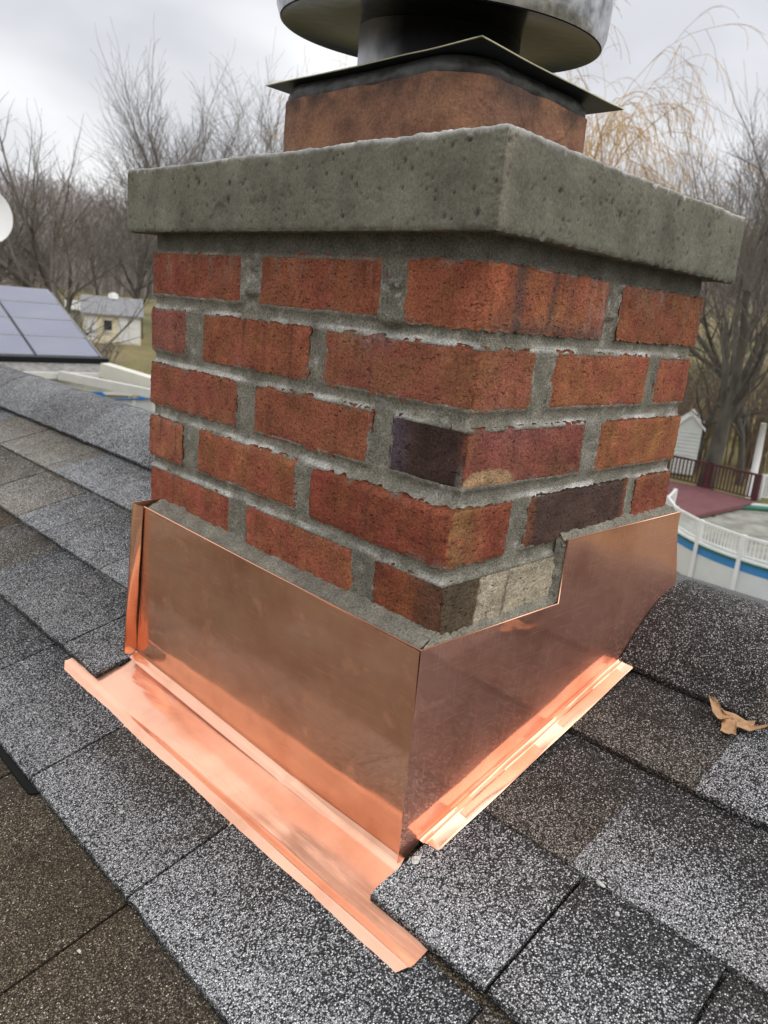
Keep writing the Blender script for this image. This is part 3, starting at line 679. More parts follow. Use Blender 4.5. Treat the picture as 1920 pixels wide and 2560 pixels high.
# ridge caps
capx = np.array([.332, .345, .362, .385, .415, .445, .475, .51, .545, .575, .60, .615]); capz = np.array([-.434, -.424, -.407, -.389, -.371, -.361, -.3585, -.364, -.380, -.402, -.425, -.44])
def ridge_cap(y0, y1, tone, zup=0.0, lipz=.004):
    ny = max(6, int(abs(y1-y0)/.012)); n = 34; xi = np.linspace(0, 1, n); 
    xs = np.interp(xi, np.linspace(0, 1, len(capx)), capx); zs_ = np.interp(xi, np.linspace(0, 1, len(capz)), capz)
    # smooth
    for _ in range(3): zs_[1:-1] = (zs_[:-2]+2*zs_[1:-1]+zs_[2:])/4
    Yv = np.linspace(y0, y1, ny); P = np.zeros((n, ny, 3)); P[..., 0] = xs[:, None]; P[..., 1] = Yv[None]; q = np.linspace(0, 1, ny)
    P[..., 2] = zs_[:, None]+zup+lipz*(q[None]) ; Q = P.copy()
    P[..., 2] += fbm(Q, 12, 2, 5)*.0015+fbm(Q, 350, 2, 8)*.0004; P[0, :, 0] += fbm(Q[0], 60, 3, 4)*.003; P[..., 1] += (q[None] > .99)*fbm(Q, 100, 2, 4)*.001
    V, f = sheet(P, (0, 0, -.006))
    lf, br, tn = TONES[tone]; c = np.zeros((n, ny, 3)); c[..., 0] = lf+.15*fbm(Q, 14, 3, 2); c[..., 1] = br; c[..., 2] = tn+.06*fbm(Q, 20, 2, 3)
    c = np.clip(c, 0, 1.4).reshape(-1, 3); c = np.vstack([c, c*np.array([.2, 1, .5])])
    return mesh('ridge_shingle', V, f, SHIN, roof, True, c, angle=50)
yy = .53; k = 0
while yy < 4.6:
    ridge_cap(yy+.335, yy-.004, 'gr' if k % 2 else 'bg', zup=.0045, lipz=.0014); yy += .33; k += 1
ridge_cap(-.166, -.0125, 'dg', zup=.001)
yy = -.166; k = 0
while yy > -2.4:
    ridge_cap(yy-.155, yy+.0, rs.choice(['dg', 'gr', 'brg']), zup=-.004 if k % 2 else -.0045); yy -= .150; k += 1
mb = MB(); mb.abox((.42, -2.6, -.47), (.52, -.03, -.405)); mb.abox((.42, .56, -.47), (.52, 4.8, -.405)); mb.build('ridge_vent', plain('vent_black', (.02, .02, .02)), roof)
# scraps of roofing felt showing at the course edge
mb = MB(); pts = [(-.214, .56), (-.2195, .52), (-.2215, .382), (-.214, .374)]
mb.prism([(x_, y_, rz(x_, -.0025)) for x_, y_ in pts], (0, 0, 1), .0025); mb.build('felt_strip', plain('felt', (.014, .014, .014), .95, spec=.1), roof)
# =================================================================== COPPER FLASHING
fl = thing('copper_flashing', (-.04, .25, -.56), 'bright copper flashing wrapped round the foot of the chimney', 'flashing')
XP, YP = -.030, -.0085
YPx = lambda x_: -.0022-.0105*(x_+.03)/.457
def fpt(u, v): return onplane(u, v, (1, 0, 0), XP)
def lerp(a, b_, t_): return np.asarray(a)*(1-t_)+np.asarray(b_)*t_
zp7 = lambda a, b_: (a*.5063+280, b_*.5063+1200)
TLp, BLp = fpt(*zp7(160, 133)), fpt(*zp7(112, 858)); TRp, BRp = np.array((XP, -.0015, -.3245)), np.array((XP, -.0025, -.545))
nu, nv = 90, 46; G = np.zeros((nu, nv, 3))
for i, a in enumerate(np.linspace(0, 1, nu)):
    tp_, bt = lerp(TLp, TRp, a), lerp(BLp, BRp, a)
    for j_, q in enumerate(np.linspace(0, 1, nv)): G[i, j_] = lerp(bt, tp_, q)
ii, jj = np.meshgrid(np.linspace(0, 1, nu), np.linspace(0, 1, nv), indexing='ij')
G[..., 0] += .0016*np.sin(ii*3.1+.4)*np.sin(jj*3.0)+.0012*fbm(G, 5, 2, 3)+.0010*sstep(.03, 0, ii)-.0022*np.clip(1-np.abs(jj-ii)*1.0, 0, 1)
G[..., 0] += .0035*(1-jj)
V, f = sheet(G, (.0008, 0, 0)); mesh('front_panel', V, f, COPPER, fl, True, angle=35)
# rolled hem along the foot
hem = []
for i in range(nu):
    b0 = G[i, 0]; hem.append([b0+np.array(o) for o in ((.0006, 0, .005), (-.0014, 0, .0032), (-.0055, 0, .0006), (-.0100, 0, -.0020), (-.0105, 0, -.0030), (-.0098, 0, -.0038), (-.006, 0, -.0024))])
H = np.array(hem); H[..., 2] += fbm(H, 30, 2, 4)[..., ]*.0004
di = np.exp(-((np.arange(nu)/nu-.66)/.012)**2); H[:, 2:5, 2] -= di[:, None]*.0016
V, f = sheet(H, (0, 0, -.0007)); mesh('foot_hem', V, f, COPPER2, fl, True, angle=60)
# standing strip at the far edge
o1t, o1b = TLp, BLp; out_t = onplane(333, 1256, (1, 0, 0), -.040); out_b = onplane(311, 1632, (1, 0, 0), -.046)
G2 = np.zeros((8, 40, 3))
for j_, q in enumerate(np.linspace(0, 1, 40)):
    a0, a1 = lerp(o1b, o1t, q), lerp(out_b, out_t, q)
    a0 = a0+np.array((-.001, .0012, 0))
    for i, a in enumerate(np.linspace(0, 1, 8)): G2[i, j_] = lerp(a0, a1, a)+np.array((-.003*math.sin(a*math.pi), 0, 0))
G2[..., 0] += fbm(G2, 25, 2, 9)*.0012
V, f = sheet(G2[::-1], (.0008, 0, 0)); mesh('edge_strip', V, f, COPPER, fl, True, angle=40)
# strip return against the side wall
mb = MB()
q0, q1 = out_b+np.array((.0, .001, 0)), out_t+np.array((.0, .001, 0))
mb.add([q0, q1, q1+np.array((.055, .002, 0)), q0+np.array((.055, .002, 0)), q0+np.array((0, .001, 0)), q1+np.array((0, .001, 0)), q1+np.array((.055, .003, 0)), q0+np.array((.055, .003, 0))], [(0, 1, 2, 3), (7, 6, 5, 4), (0, 4, 5, 1), (2, 6, 7, 3), (1, 5, 6, 2), (0, 3, 7, 4)])
mb.build('side_return', COPPER, fl)
# side panel with a stepped top
step = .1762
outl_top = lambda x_: (-.3235+(x_+.03)*-.002) if x_ < step else -.2535
xs = np.concatenate([np.linspace(XP-.0006, step-.0003, 46), [step], [step+.0003], np.linspace(step+.004, .427, 46)])
nv = 40; G = np.zeros((len(xs), nv, 3))
for i, x_ in enumerate(xs):
    zb = -.5465 if x_ < -.005 else rz(x_, .0035)
    if x_ < -.005: zb = lerp(-.545, rz(-.005, .0035), (x_-XP)/(.025))
    if x_ > .337: zb = np.interp(x_, [.337, .36, .40, .44], [-.432, -.412, -.385, -.365])
    x1 = x_+(.03*sstep(-.26, -.37, -.37)*0)
    for j_, q in enumerate(np.linspace(0, 1, nv)):
        z = lerp(zb, outl_top(x_), q); xx = x_
        if x_ > .3: xx = x_+(x_-.3)/.127*.029*sstep(-.26, -.37, z)
        G[i, j_] = (xx, YPx(xx), z)
G[..., 1] += .0007*fbm(G, 6, 2, 6)*np.clip((G[..., 0]+.03)/.03, 0, 1)
V, f = sheet(G, (0, .0008, 0)); 
mesh('side_panel', V, [q[::-1] for q in f], COPPER3, fl, True, angle=35)
# side flange lying on the shingles
xs = np.linspace(-.004, .337, 60); prof = [(.0008, .0095), (-.0004, .0070), (-.0012, .0062), (-.0045, .0060), (-.0052, .0070), (-.0062, .0072), (-.0070, .0058), (-.019, .0054), (-.0208, .0044)]
G = np.zeros((60, len(prof), 3))
for i, x_ in enumerate(xs):
    for j_, (y_, o) in enumerate(prof): G[i, j_] = (x_+(.004*(j_/8) if i == 0 else 0), YPx(x_)+y_, rz(x_, o)+.0005*math.sin(x_*40+j_))
G[..., 2] += fbm(G, 30, 2, 2)*.0005
V, f = sheet(G, (0, 0, -.0007)); mesh('side_flange', V, [q[::-1] for q in f], COPPER2, fl, True, angle=50)
# apron pan in front
prof = [(-.026, .0075), (-.031, .0020), (-.036, .0008), (-.045, .0006), (-.060, .0008), (-.075, .0007), (-.086, .0009), (-.0915, .0021), (-.0935, .0022), (-.096, .0004), (-.1000, -.0022), (-.1035, -.0042)]
fine_p = []
for a, b_ in zip(prof[:-1], prof[1:]):
    for q in (0, .25, .5, .75): fine_p.append((a[0]+(b_[0]-a[0])*q, a[1]+(b_[1]-a[1])*q))
prof = np.array(fine_p+[prof[-1]]); nv = len(prof); nu = 150
G = np.zeros((nu, nv, 3))
for j_, (x_, o) in enumerate(prof):
    ya = .592-(.023*max(0, min(1, (-.0915-x_)/.012))); yb = -.079+.012*max(0, min(1, (-.0915-x_)/.012))
    if x_ > -.07: ya = .56; yb = -.045
    if x_ > -.052: ya = .513; yb = -.006
    for i, a in enumerate(np.linspace(0, 1, nu)): G[i, j_] = (x_, ya+(yb-ya)*a, rz(x_, o))
wv = fbm(G, 6, 2, 12)*.0016+fbm(G, 22, 2, 13)*.0004
G[..., 2] += wv*sstep(-.03, -.05, G[..., 0])
V, f = sheet(G, (0, 0, -.0007)); mesh('apron_pan', V, f, COPPER2, fl, True, angle=50)
# mortar bead along the top of the flashing
def bead(name, pts, wid, seed, up=(0, 0, 1)):
    """pts: list of (outer point, inner point)"""
    nseg = 0; O, I = [], []
    for (a0, a1), (b0, b1) in zip(pts[:-1], pts[1:]):
        L = np.linalg.norm(np.array(b0)-np.array(a0)); n = max(3, int(L/.0022))
        for q in np.linspace(0, 1, n)[:-1]: O.append(lerp(a0, b0, q)); I.append(lerp(a1, b1, q))
    O.append(np.array(pts[-1][0])); I.append(np.array(pts[-1][1])); O, I = np.array(O), np.array(I)
    n = len(O); m_ = 9; G = np.zeros((n, m_, 3))
    for j_, q in enumerate(np.linspace(0, 1, m_)): G[:, j_] = O*(1-q)+I*q
    up = np.array(up, float); bulge = np.sin(np.linspace(0, 1, m_)*math.pi*.8)
    nz = fbm(G, 60, 3, seed)*.0022+fbm(G, 220, 3, seed+1)*.0026
    G += up*((bulge[None]*(.0025)+nz*(.35+bulge[None]))[..., None])
    V, f = sheet(G, -up*.006)
    return mesh(name, V, f, MORTAR, fl, True, col=(.27, .25, .20))
YI = .003
yp = lambda x_, o=.0012: YPx(x_)+o
bead('mortar_bead', [((XP+.0016, TLp[1]+.002, TLp[2]-.0035), (.004, TLp[1]+.006, TLp[2]+.006)), ((XP+.0016, .25, -.3275), (.002, .25, -.3175)), ((XP+.0016, .002, -.3265), (-.004, .004, -.3165))], .02, 3)
bead('mortar_bead', [((-.028, yp(-.028), -.3250), (-.006, YI, -.3175)), ((.08, yp(.08), -.3250), (.08, YI, -.3165)), ((.1705, yp(.17), -.3245), (.170, YI, -.3160))], .012, 5)
bead('mortar_bead', [((.1772, yp(.176), -.3225), (.168, YI, -.325)), ((.1772, yp(.176), -.2550), (.168, YI, -.250))], .012, 7, up=(-.5, -.8, .1))
bead('mortar_bead', [((.170, yp(.17), -.2548), (.170, YI, -.2465)), ((.30, yp(.3), -.2550), (.30, YI, -.2465)), ((.424, yp(.424), -.2550), (.410, YI, -.2465))], .012, 9)
# bright folded lips along the top edges of the copper
mb = MB(); mb.tube([TLp+np.array((0, 0, .0003)), lerp(TLp, TRp, .5)+np.array((-.0012, 0, .0003)), TRp+np.array((0, 0, .0003))], .0009, 6); mb.build('folded_lip', COPPER2, fl, True)
mb = MB()
for pl_ in ([(XP, -.3237), (step, -.3237)], [(step, -.3237), (step, -.2537)], [(step, -.2537), (.3, -.2537), (.4265, -.2537)]): mb.tube([(x_, YPx(x_), z_) for x_, z_ in pl_], .0008, 6)
mb.build('folded_lip', COPPER2, fl, True)
# =================================================================== small things on the roof
def chip(c, r, sc, seed, label, group=None):
    r *= .8
    mb = MB(); n1, n2 = 7, 10; V = []; 
    for i in range(n1):
        for j_ in range(n2):
            a = math.pi*i/(n1-1); b_ = 2*math.pi*j_/n2; V.append((math.sin(a)*math.cos(b_), math.sin(a)*math.sin(b_), math.cos(a)))
    V = np.array(V); V = V*(1+.7*fbm(V+seed, 1.7, 2, seed))[:, None]*np.array(sc)*r+np.array(c)
    f = [(i*n2+j_, (i+1)*n2+j_, (i+1)*n2+(j_+1) % n2, i*n2+(j_+1) % n2) for i in range(n1-1) for j_ in range(n2)]
    o = mesh('mortar_crumb', V, f, CHIP, None, False); tag(o, label, 'mortar crumb', group)
def rp_(u_, v_, lift=.004): return onplane(u_, v_, (-SL, 0, 1), K0+lift)
chip(rp_(1040, 2150, .006), .0052, (1.3, .8, .7), 3, 'largest pale mortar crumb, under the lower corner of the copper')
chip(rp_(1502, 2210, .006), .0045, (.6, 1.5, .5), 5, 'long pale chip lying at the edge of a shingle right of the flashing')
chip(rp_(1543, 2285, .004), .0030, (1, .8, .6), 6, 'small pale pebble on the dark shingle at lower right')
chip(rp_(305, 2030, .006), .0026, (1.2, .9, .5), 8, 'small greenish crumb on the grey shingle left of the copper apron')
chip(rp_(198, 2378, .002), .0026, (.7, 1.1, .5), 9, 'small pale crumb on the brown shingle at lower left')
# leaf
zD = lambda a, b_: (a*.4793+1200, b_*.4793+1500)
outline = [(1190, 500), (1205, 530), (1245, 560), (1275, 572), (1330, 590), (1390, 632), (1437, 628), (1428, 655), (1500, 672), (1492, 684), (1430, 672), (1405, 680), (1340, 668), (1332, 680), (1340, 700), (1308, 690), (1300, 698), (1272, 694), (1262, 690), (1250, 690), (1262, 655), (1262, 612), (1240, 610), (1212, 590), (1196, 555)]
L3 = np.array([rp_(*zD(*p), .007) for p in outline]); cen = L3[[11, 12, 21, 4]].mean(0)
rings = 6; V = [cen]; f = []; n = len(L3)
for r_ in range(1, rings+1): V += [lerp(cen, p, r_/rings) for p in L3]
V = np.array(V); rad = np.linalg.norm((V-cen)[:, :2], axis=1); V[:, 2] += .0025*np.sin(rad*260)+fbm(V, 120, 2, 3)*.0022+.0025*(rad/.03)**2
for j_ in range(n): f.append((0, 1+j_, 1+(j_+1) % n))
for r_ in range(rings-1):
    for j_ in range(n): f.append((1+r_*n+j_, 1+(r_+1)*n+j_, 1+(r_+1)*n+(j_+1) % n, 1+r_*n+(j_+1) % n))
nV = len(V); V2 = np.vstack([V, V-np.array((0, 0, .0005))]); f += [tuple(i+nV for i in q[::-1]) for q in f]
o = mesh('dry_leaf', V2, f, LEAF, None, True); tag(o, 'curled tan maple leaf caught under the ridge shingle', 'leaf')
# house body under the roof
mb = MB(); mb.abox((xe+.4, -2.7, -7.5), (4.0, 6.7, -1.75)); mb.build('wall', plain('siding', (.55, .53, .48)), roof)
#BACKGROUND
# =================================================================== BACKGROUND
AZL, AZR = math.radians(60), math.radians(32)
TLd, TLz = [0, 15, 25, 35, 50, 110, 160, 220, 300, 420, 800], [-7.6, -7.2, -6.4, -5.4, -3.6, -2.2, 0, 8, 19, 20, 10]
TRd, TRz = [0, 30, 45, 90, 120, 180, 260, 420, 800], [-7.6, -7.5, -6.3, -1.0, 3.5, 9, 19, 20, 10]
def terr(x, y):
    x = np.asarray(x, float); y = np.asarray(y, float)
    d = np.hypot(x-CAM[0], y-CAM[1]); az = np.arctan2(y-CAM[1], x-CAM[0])
    w_ = sstep(AZR, AZL, az)
    az2 = np.degrees(az); drop = np.exp(-((az2-50)/13)**2)*sstep(120, 260, d)*16
    back = sstep(110, 160, np.abs(az2-45))
    z = np.interp(d, TLd, TLz)*w_+np.interp(d, TRd, TRz)*(1-w_)-drop
    z = z*(1-back)+back*-7.6
    P_ = np.stack([x, y, x*0], -1)
    return z+fbm(P_, .02, 3, 3)*np.clip((d-80)/60, 0, 3.5)*1.2+fbm(P_, .15, 2, 5)*.12*sstep(25, 50, d)
def ground(u, v, dist, sink=.05):
    p = far(u, v, dist); return np.array((p[0], p[1], float(terr(p[0], p[1]))-sink))
az = np.linspace(0, 2*math.pi, 181)[:-1]; rad = np.concatenate([[.5], np.geomspace(4, 1500, 90)])
A2, R2 = np.meshgrid(az, rad, indexing='ij'); X = CAM[0]+R2*np.cos(A2); Y = CAM[1]+R2*np.sin(A2); Z = terr(X, Y)
f = []; n2 = len(rad)
for i in range(180):
    for j_ in range(n2-1):
        a_, b_ = i*n2+j_, ((i+1) % 180)*n2+j_; f.append((a_, a_+1, b_+1, b_))
m, t, b = newmat('lawn_and_leaf_litter', .95, spec=.15)
v0 = pos(t); n_1 = noise(t, v0, .09, 4, .6); n_2 = noise(t, v0, .9, 5, .65); n_3 = noise(t, v0, 14, 3)
c = ramp(t, [(.34, (.088, .098, .030)), (.47, (.145, .145, .05)), (.58, (.25, .21, .10)), (.7, (.16, .12, .08))], n_1).outputs[0]
c = mixc(t, ramp(t, [(.35, g3(0)), (.65, g3(.55))], n_2).outputs[0], c, (.20, .155, .10))
g = N(t, 'ShaderNodeNewGeometry'); ln = N(t, 'ShaderNodeVectorMath', operation='LENGTH'); t.links.new(g.outputs['Position'], ln.inputs[0])
c = mixc(t, ramp(t, [(.105, g3(0)), (.125, g3(1))], math_(t, 'DIVIDE', ln.outputs['Value'], 1200)).outputs[0], c, (.15, .12, .095))
c = mixc(t, 1.0, c, ramp(t, [(.3, g3(.75)), (.7, g3(1.25))], n_3).outputs[0], 'MULTIPLY'); t.links.new(c, b.inputs['Base Color'])
mesh('ground', np.stack([X, Y, Z], -1).reshape(-1, 3), f, m, None, True, kind='structure')
WHITE = plain('white_vinyl', (.80, .80, .78), .5, 0, .06, 3)
CREAM = plain('cream_siding', (.80, .72, .52), .8, 0, .08, 2); CREAMW = plain('cream_white_paint', (.66, .64, .55), .7, 0, .06, 2)
GREYR = plain('grey_shed_roof', (.27, .272, .28), .9, 0, .2, 6); DARKG = plain('dark_glass', (.03, .035, .04), .2)
GUT = plain('gutter_paint', (.60, .60, .56), .5, 0, .08, 3); BEIGE = plain('grey_beige_siding', (.36, .35, .31), .8, 0, .1, 3)
BLUE = plain('pool_blue', (.03, .17, .48), .5, 0, .15, 6); RESIN = plain('grey_resin', (.42, .43, .40), .6, 0, .08, 5)
RED_D = plain('maroon_deck_paint', (.17, .065, .07), .6, 0, .2, 2); MAR = plain('maroon_rail', (.075, .022, .024), .6, 0, .2, 3)
GREEN = plain('green_liner', (.03, .16, .10), .5, 0, .2, 5); WATER = plain('pool_cover', (.25, .245, .205), .6, 0, .45, 1.6)
PWALL = plain('pool_wall_panel', (.70, .72, .70), .45, 0, .05, 2); ROAD = plain('asphalt', (.20, .205, .21), .9, 0, .15, 2)
PBLUE = plain('pool_band_blue', (.05, .25, .52), .45, 0, .1, 3)
# solar cells
m, t, b = newmat('solar_cells', .28, .0, (.20, .21, .29), .6)
uvn = N(t, 'ShaderNodeTexCoord'); mpp = N(t, 'ShaderNodeMapping', inp={'Scale': (1, 1, 1)}); t.links.new(uvn.outputs['UV'], mpp.inputs[0])
sx = N(t, 'ShaderNodeSeparateXYZ'); t.links.new(mpp.outputs[0], sx.inputs[0])
st = math_(t, 'PINGPONG', math_(t, 'MULTIPLY', sx.outputs[0], 22), .5); l1 = ramp(t, [(0, g3(1)), (.12, g3(0))], st).outputs[0]
c = mixc(t, math_(t, 'MULTIPLY', l1, .55), mixc(t, ramp(t, [(.35, g3(0)), (.65, g3(1))], noise(t, pos(t), 1.1, 3)).outputs[0], (.125, .135, .20), (.155, .163, .225)), (.36, .37, .42)); t.links.new(c, b.inputs['Base Color'])
SOLAR = m
ALU = plain('panel_frame', (.55, .55, .56), .35, .6, .05, 5)
# ---- wing with the solar array (frame: e = along the eave to the left, n = horizontally up-slope, away)
zq = lambda a, b_: (a*.3617, b_*.3617+450)
P0 = far(250, 905, 17.0)
p1 = onplane(0, 899, (0, 0, 1), P0[2]); e = p1-P0; e /= np.linalg.norm(e); nn = np.array((e[1], -e[0], 0.0))
if nn@np.array((FW[0], FW[1], 0)) < 0: nn = -nn
# pitch from the upper corner of the array
d1 = ray(118, 735); Mx = np.stack([d1, -nn, -np.array((0, 0, 1.0))], 1)
sol = np.linalg.solve(Mx, P0-CAM); upn, upz = sol[1], sol[2]
L_ = math.hypot(upn, upz); up = (nn*upn+np.array((0, 0, 1.0))*upz)/L_; nor = np.cross(e, up); nor = nor if nor[2] > 0 else -nor
print('solar', L_, math.degrees(math.atan2(upz, upn)), P0)
rowh = L_/4
pw1 = np.linalg.norm(onplane(80, 897, (0, 0, 1), P0[2])-P0)
wing = thing('porch_wing', tuple(P0+np.array((0, 0, -4.5))), 'lower grey wing with white gutter that carries the solar panels', 'building')
def quad_at(o, a, b_): return o+e*a+up*b_
def panel(a, b_, lab):
    t_ = thing('solar_panel', quad_at(P0, a, b_), lab, 'solar panel', 'solar panels in rows on the lower roof')
    mb = MB(); c0 = quad_at(P0, a+pw1*.5, b_+rowh*.5)+nor*.10
    mb.box(c0, e, up, nor, pw1*.5-.012, rowh*.5-.012, .02); mb.build('frame', ALU, t_)
    cor = [quad_at(P0, a+x_, b_+y_)+nor*.123 for x_, y_ in ((.03, .022), (pw1-.03, .022), (pw1-.03, rowh-.022), (.03, rowh-.022))]
    o = mesh('cell_sheet', cor, [(0, 1, 2, 3)], SOLAR, t_, False); uv = o.data.uv_layers.new(name='UV')
    for li, q in enumerate(((0, 0), (1, 0), (1, 1), (0, 1))): uv.data[li].uv = q
    return t_
rown = ['bottom', 'second', 'third', 'top']
for r_ in range(4):
    for c_ in range(3):
        cn_ = ['at the right end', 'second from the right end', 'third from the right end'][c_]
        if c_ == 2 and r_ < 2: pass
        panel(c_*pw1, r_*rowh, f'blue-grey solar panel in the {rown[r_]} row, {cn_}')
for r_ in (4, 5):
    for c_ in (1, 2): panel((c_+.35)*pw1, r_*rowh+.1, f'solar panel of the upper block, {"lower" if r_ == 4 else "upper"} row, {"right" if c_ == 1 else "left"} one')
mb = MB()
for c_ in range(4): mb.box(quad_at(P0, c_*pw1 if c_ else .03, rowh*2)+nor*.09, e, up, nor, .03, rowh*2, .03)
mb.box(quad_at(P0, pw1*1.5, -.05)+nor*.03, e, up, nor, pw1*1.6, .04, .09)
mb.build('mounting_rail', BLACKPL, wing)
Lw = 9.0
mb = MB(); o_ = quad_at(P0, -.35, -.75); o_ = quad_at(P0, -.14, -.55); rp2 = lambda a, b_: quad_at(P0, a, b_); mb.prism([rp2(-.14, -.55), rp2(9, -.55), rp2(9, L_+.12), rp2(-.14, L_+.12)], -nor, .12); mb.prism([rp2(pw1*1.3, L_+.13), rp2(9, L_+.13), rp2(9, L_+2.6), rp2(pw1*1.3, L_+2.6)], -nor, .12); mb.build('roof', plain('wing_shingles', (.24, .23, .215), .9, 0, .3, 9), wing)
mb = MB(); mb.box(o_+e*Lw/2-nn*.05-np.array((0, 0, .02)), e, nn, (0, 0, 1), Lw/2, .06, .06); mb.build('gutter', GUT, wing)
mb = MB(); mb.box(o_+e*Lw/2+nn*.25-np.array((0, 0, .22)), e, nn, (0, 0, 1), Lw/2, .20, .13); mb.build('fascia', GUT, wing)
zg = float(terr(P0[0], P0[1]))
mb = MB(); c0 = o_+nn*1.1+e*(Lw/2+1.4); mb.box((c0[0], c0[1], (o_[2]-.3+zg)/2), e, nn, (0, 0, 1), Lw/2, .5, (o_[2]-.3-zg)/2); mb.build('wall', BEIGE, wing)
mb = MB(); dp = far(203, 945, 16.4)
for z0_, z1_ in ((o_[2]-.35, zg),): mb.bar((dp[0], dp[1], z0_), (dp[0], dp[1], z1_), .22)
mb.build('porch_post', WHITE, wing)
mb = MB(); mb.tube([dp+np.array((0, 0, .05)), dp+np.array((0, 0, -.25))-e*-.05, dp+e*.25+np.array((0, 0, -.55)), dp+e*.25+np.array((0, 0, -3))], .06, 8); mb.build('downspout', GUT, wing, True)
# rake / pergola beam running right
qa = far(262, 925, 16.4); qb = onplane(385, 963, (0, 0, 1), qa[2]-.15)
mb = MB(); mb.bar(qa, qb+(qb-qa)*.3, .25, .28); mb.build('roof_rake', CREAMW, wing)
qa = far(150, 938, 16.0); qb = far(385, 985, 15.2)
mb = MB(); mb.bar(qa, qb, .12, .16); mb.build('beam', GUT, wing)
# ---- satellite dish on that roof
dc = far(-48, 537, 9.5); dn = CAM-dc; dn /= np.linalg.norm(dn); dn = dn+RT*.55+np.array((0, 0, .25)); dn /= np.linalg.norm(dn)
a1 = np.cross(dn, (0, 0, 1)); a1 /= np.linalg.norm(a1); a2 = np.cross(dn, a1)
dish = thing('satellite_dish', (dc[0], dc[1], dc[2]-1.0), 'white round satellite dish at the left edge above the solar panels', 'satellite dish')
V = []; f = []
for s_ in (0, 1):
    for i in range(9):
        r_ = .30*i/8
        for k in range(40): V.append(dc+a1*r_*math.cos(k*math.pi/20)+a2*r_*math.sin(k*math.pi/20)+dn*(r_*r_*.7-.012*s_))
for s_ in (0, 1):
    for i in range(8):
        for k in range(40):
            b0 = s_*360; q = (b0+i*40+k, b0+(i+1)*40+k, b0+(i+1)*40+(k+1) % 40, b0+i*40+(k+1) % 40); f.append(q if s_ else q[::-1])
for k in range(40): f.append((320+k, 320+(k+1) % 40, 680+(k+1) % 40, 680+k))
mesh('reflector', V, f, WHITE, dish, True, angle=50)
mb = MB(); mb.tube([dc-dn*.02, dc-dn*.15-np.array((0, 0, .2)), dc-dn*.15-np.array((0, 0, 3.4))], .03, 8); mb.build('mast', GUT, dish, True)
mb = MB(); mb.tube([dc+a2*.3, dc+a2*.33+dn*.35, dc+dn*.4], .014, 6); mb.build('feed_arm', GUT, dish, True)
# ---- gabled box buildings
def shed(name, p0, p1, depth, hw, rise, wall, roofm, label, group=None, over=.15, gable_end=False):
    """p0,p1 ends of the front foot, depth away from the camera"""
    p0, p1 = np.array(p0), np.array(p1); z0 = min(p0[2], p1[2]); p0[2] = p1[2] = z0
    ex = p1-p0; L = np.linalg.norm(ex); ex /= L; ey = np.array((-ex[1], ex[0], 0)); 
    if ey@(p0-CAM) < 0: ey = -ey
    t_ = thing(name, p0+ex*L/2, label, 'shed', group); Z_ = np.array((0, 0, 1.0))
    if not gable_end:
        prof = [p0, p0+ey*depth, p0+ey*depth+Z_*hw, p0+ey*depth/2+Z_*(hw+rise), p0+Z_*hw]
        mb = MB(); mb.prism(prof, ex, L); mb.build('wall', wall, t_)
        mb = MB(); R_ = p0+ey*depth/2+Z_*(hw+rise+.02)-ex*over
        for sg in (0, 1):
            lo = p0+ey*(depth+.2 if sg else -.2)+Z_*(hw-rise*.2/(depth/2))-ex*over
            mb.prism([lo, lo+ex*(L+2*over), R_+ex*(L+2*over), R_], Z_, .09)
        mb.build('roof', roofm, t_)
    else:
        prof = [p0, p1, p1+Z_*hw, (p0+p1)/2+Z_*(hw+rise), p0+Z_*hw]
        mb = MB(); mb.prism(prof, ey, depth); mb.build('wall', wall, t_)
        mb = MB(); R_ = (p0+p1)/2+Z_*(hw+rise+.02)-ey*over
        for q_, sg in ((p0, -1), (p1, 1)):
            lo = q_+ex*sg*.15+Z_*(hw-.1)-ey*over; mb.prism([lo, lo+ey*(depth+.3), R_+ey*(depth+.3), R_], Z_, .09)
        mb.build('roof', roofm, t_)
    return t_, p0, ex, ey, L
a_, b_ = ground(208, 862, 50), ground(352, 876, 50)
def front(s, x0, x1, z0, z1, off=.04, name='door', mat=WHITE):
    t_, p0, ex, ey, L = s; mb = MB(); c_ = p0+ex*(x0+x1)/2*L+np.array((0, 0, (z0+z1)/2)); mb.box(c_-ey*off/2, ex, ey, (0, 0, 1), (x1-x0)*L/2, off/2+.01, (z1-z0)/2); return mb.build(name, mat, t_)
S1 = shed('garden_shed', a_, b_, 2.6, 1.8, .85, CREAM, GREYR, 'cream shed with white double doors and grey roof on the lawn')
front(S1, .02, .23, .2, 1.65); front(S1, .60, .78, .12, 1.65); front(S1, .79, .97, .12, 1.65)
wn = front(S1, .35, .50, .65, 1.55, .05, 'window_frame', CREAMW); mb = MB(); t_, p0, ex, ey, L = S1; c_ = p0+ex*.425*L+np.array((0, 0, 1.12)); mb.box(c_-ey*.06, ex, ey, (0, 0, 1), .22, .02, .28); mb.build('pane', DARKG, wn)
mb = MB(); tp_ = p0+ex*L*.52+ey*1.3+np.array((0, 0, 2.75)); mb.tube([tp_-np.array((0, 0, .1)), tp_+np.array((0, 0, .16)), tp_+np.array((0, 0, .28))], [.3, .3, .1], 10); mb.build('roof_vent', WHITE, t_, True)
shed('low_lean_to', ground(170, 850, 53), ground(203, 850, 53), 2.5, 1.7, .4, BEIGE, GUT, 'small grey outbuilding behind the left end of the cream shed')
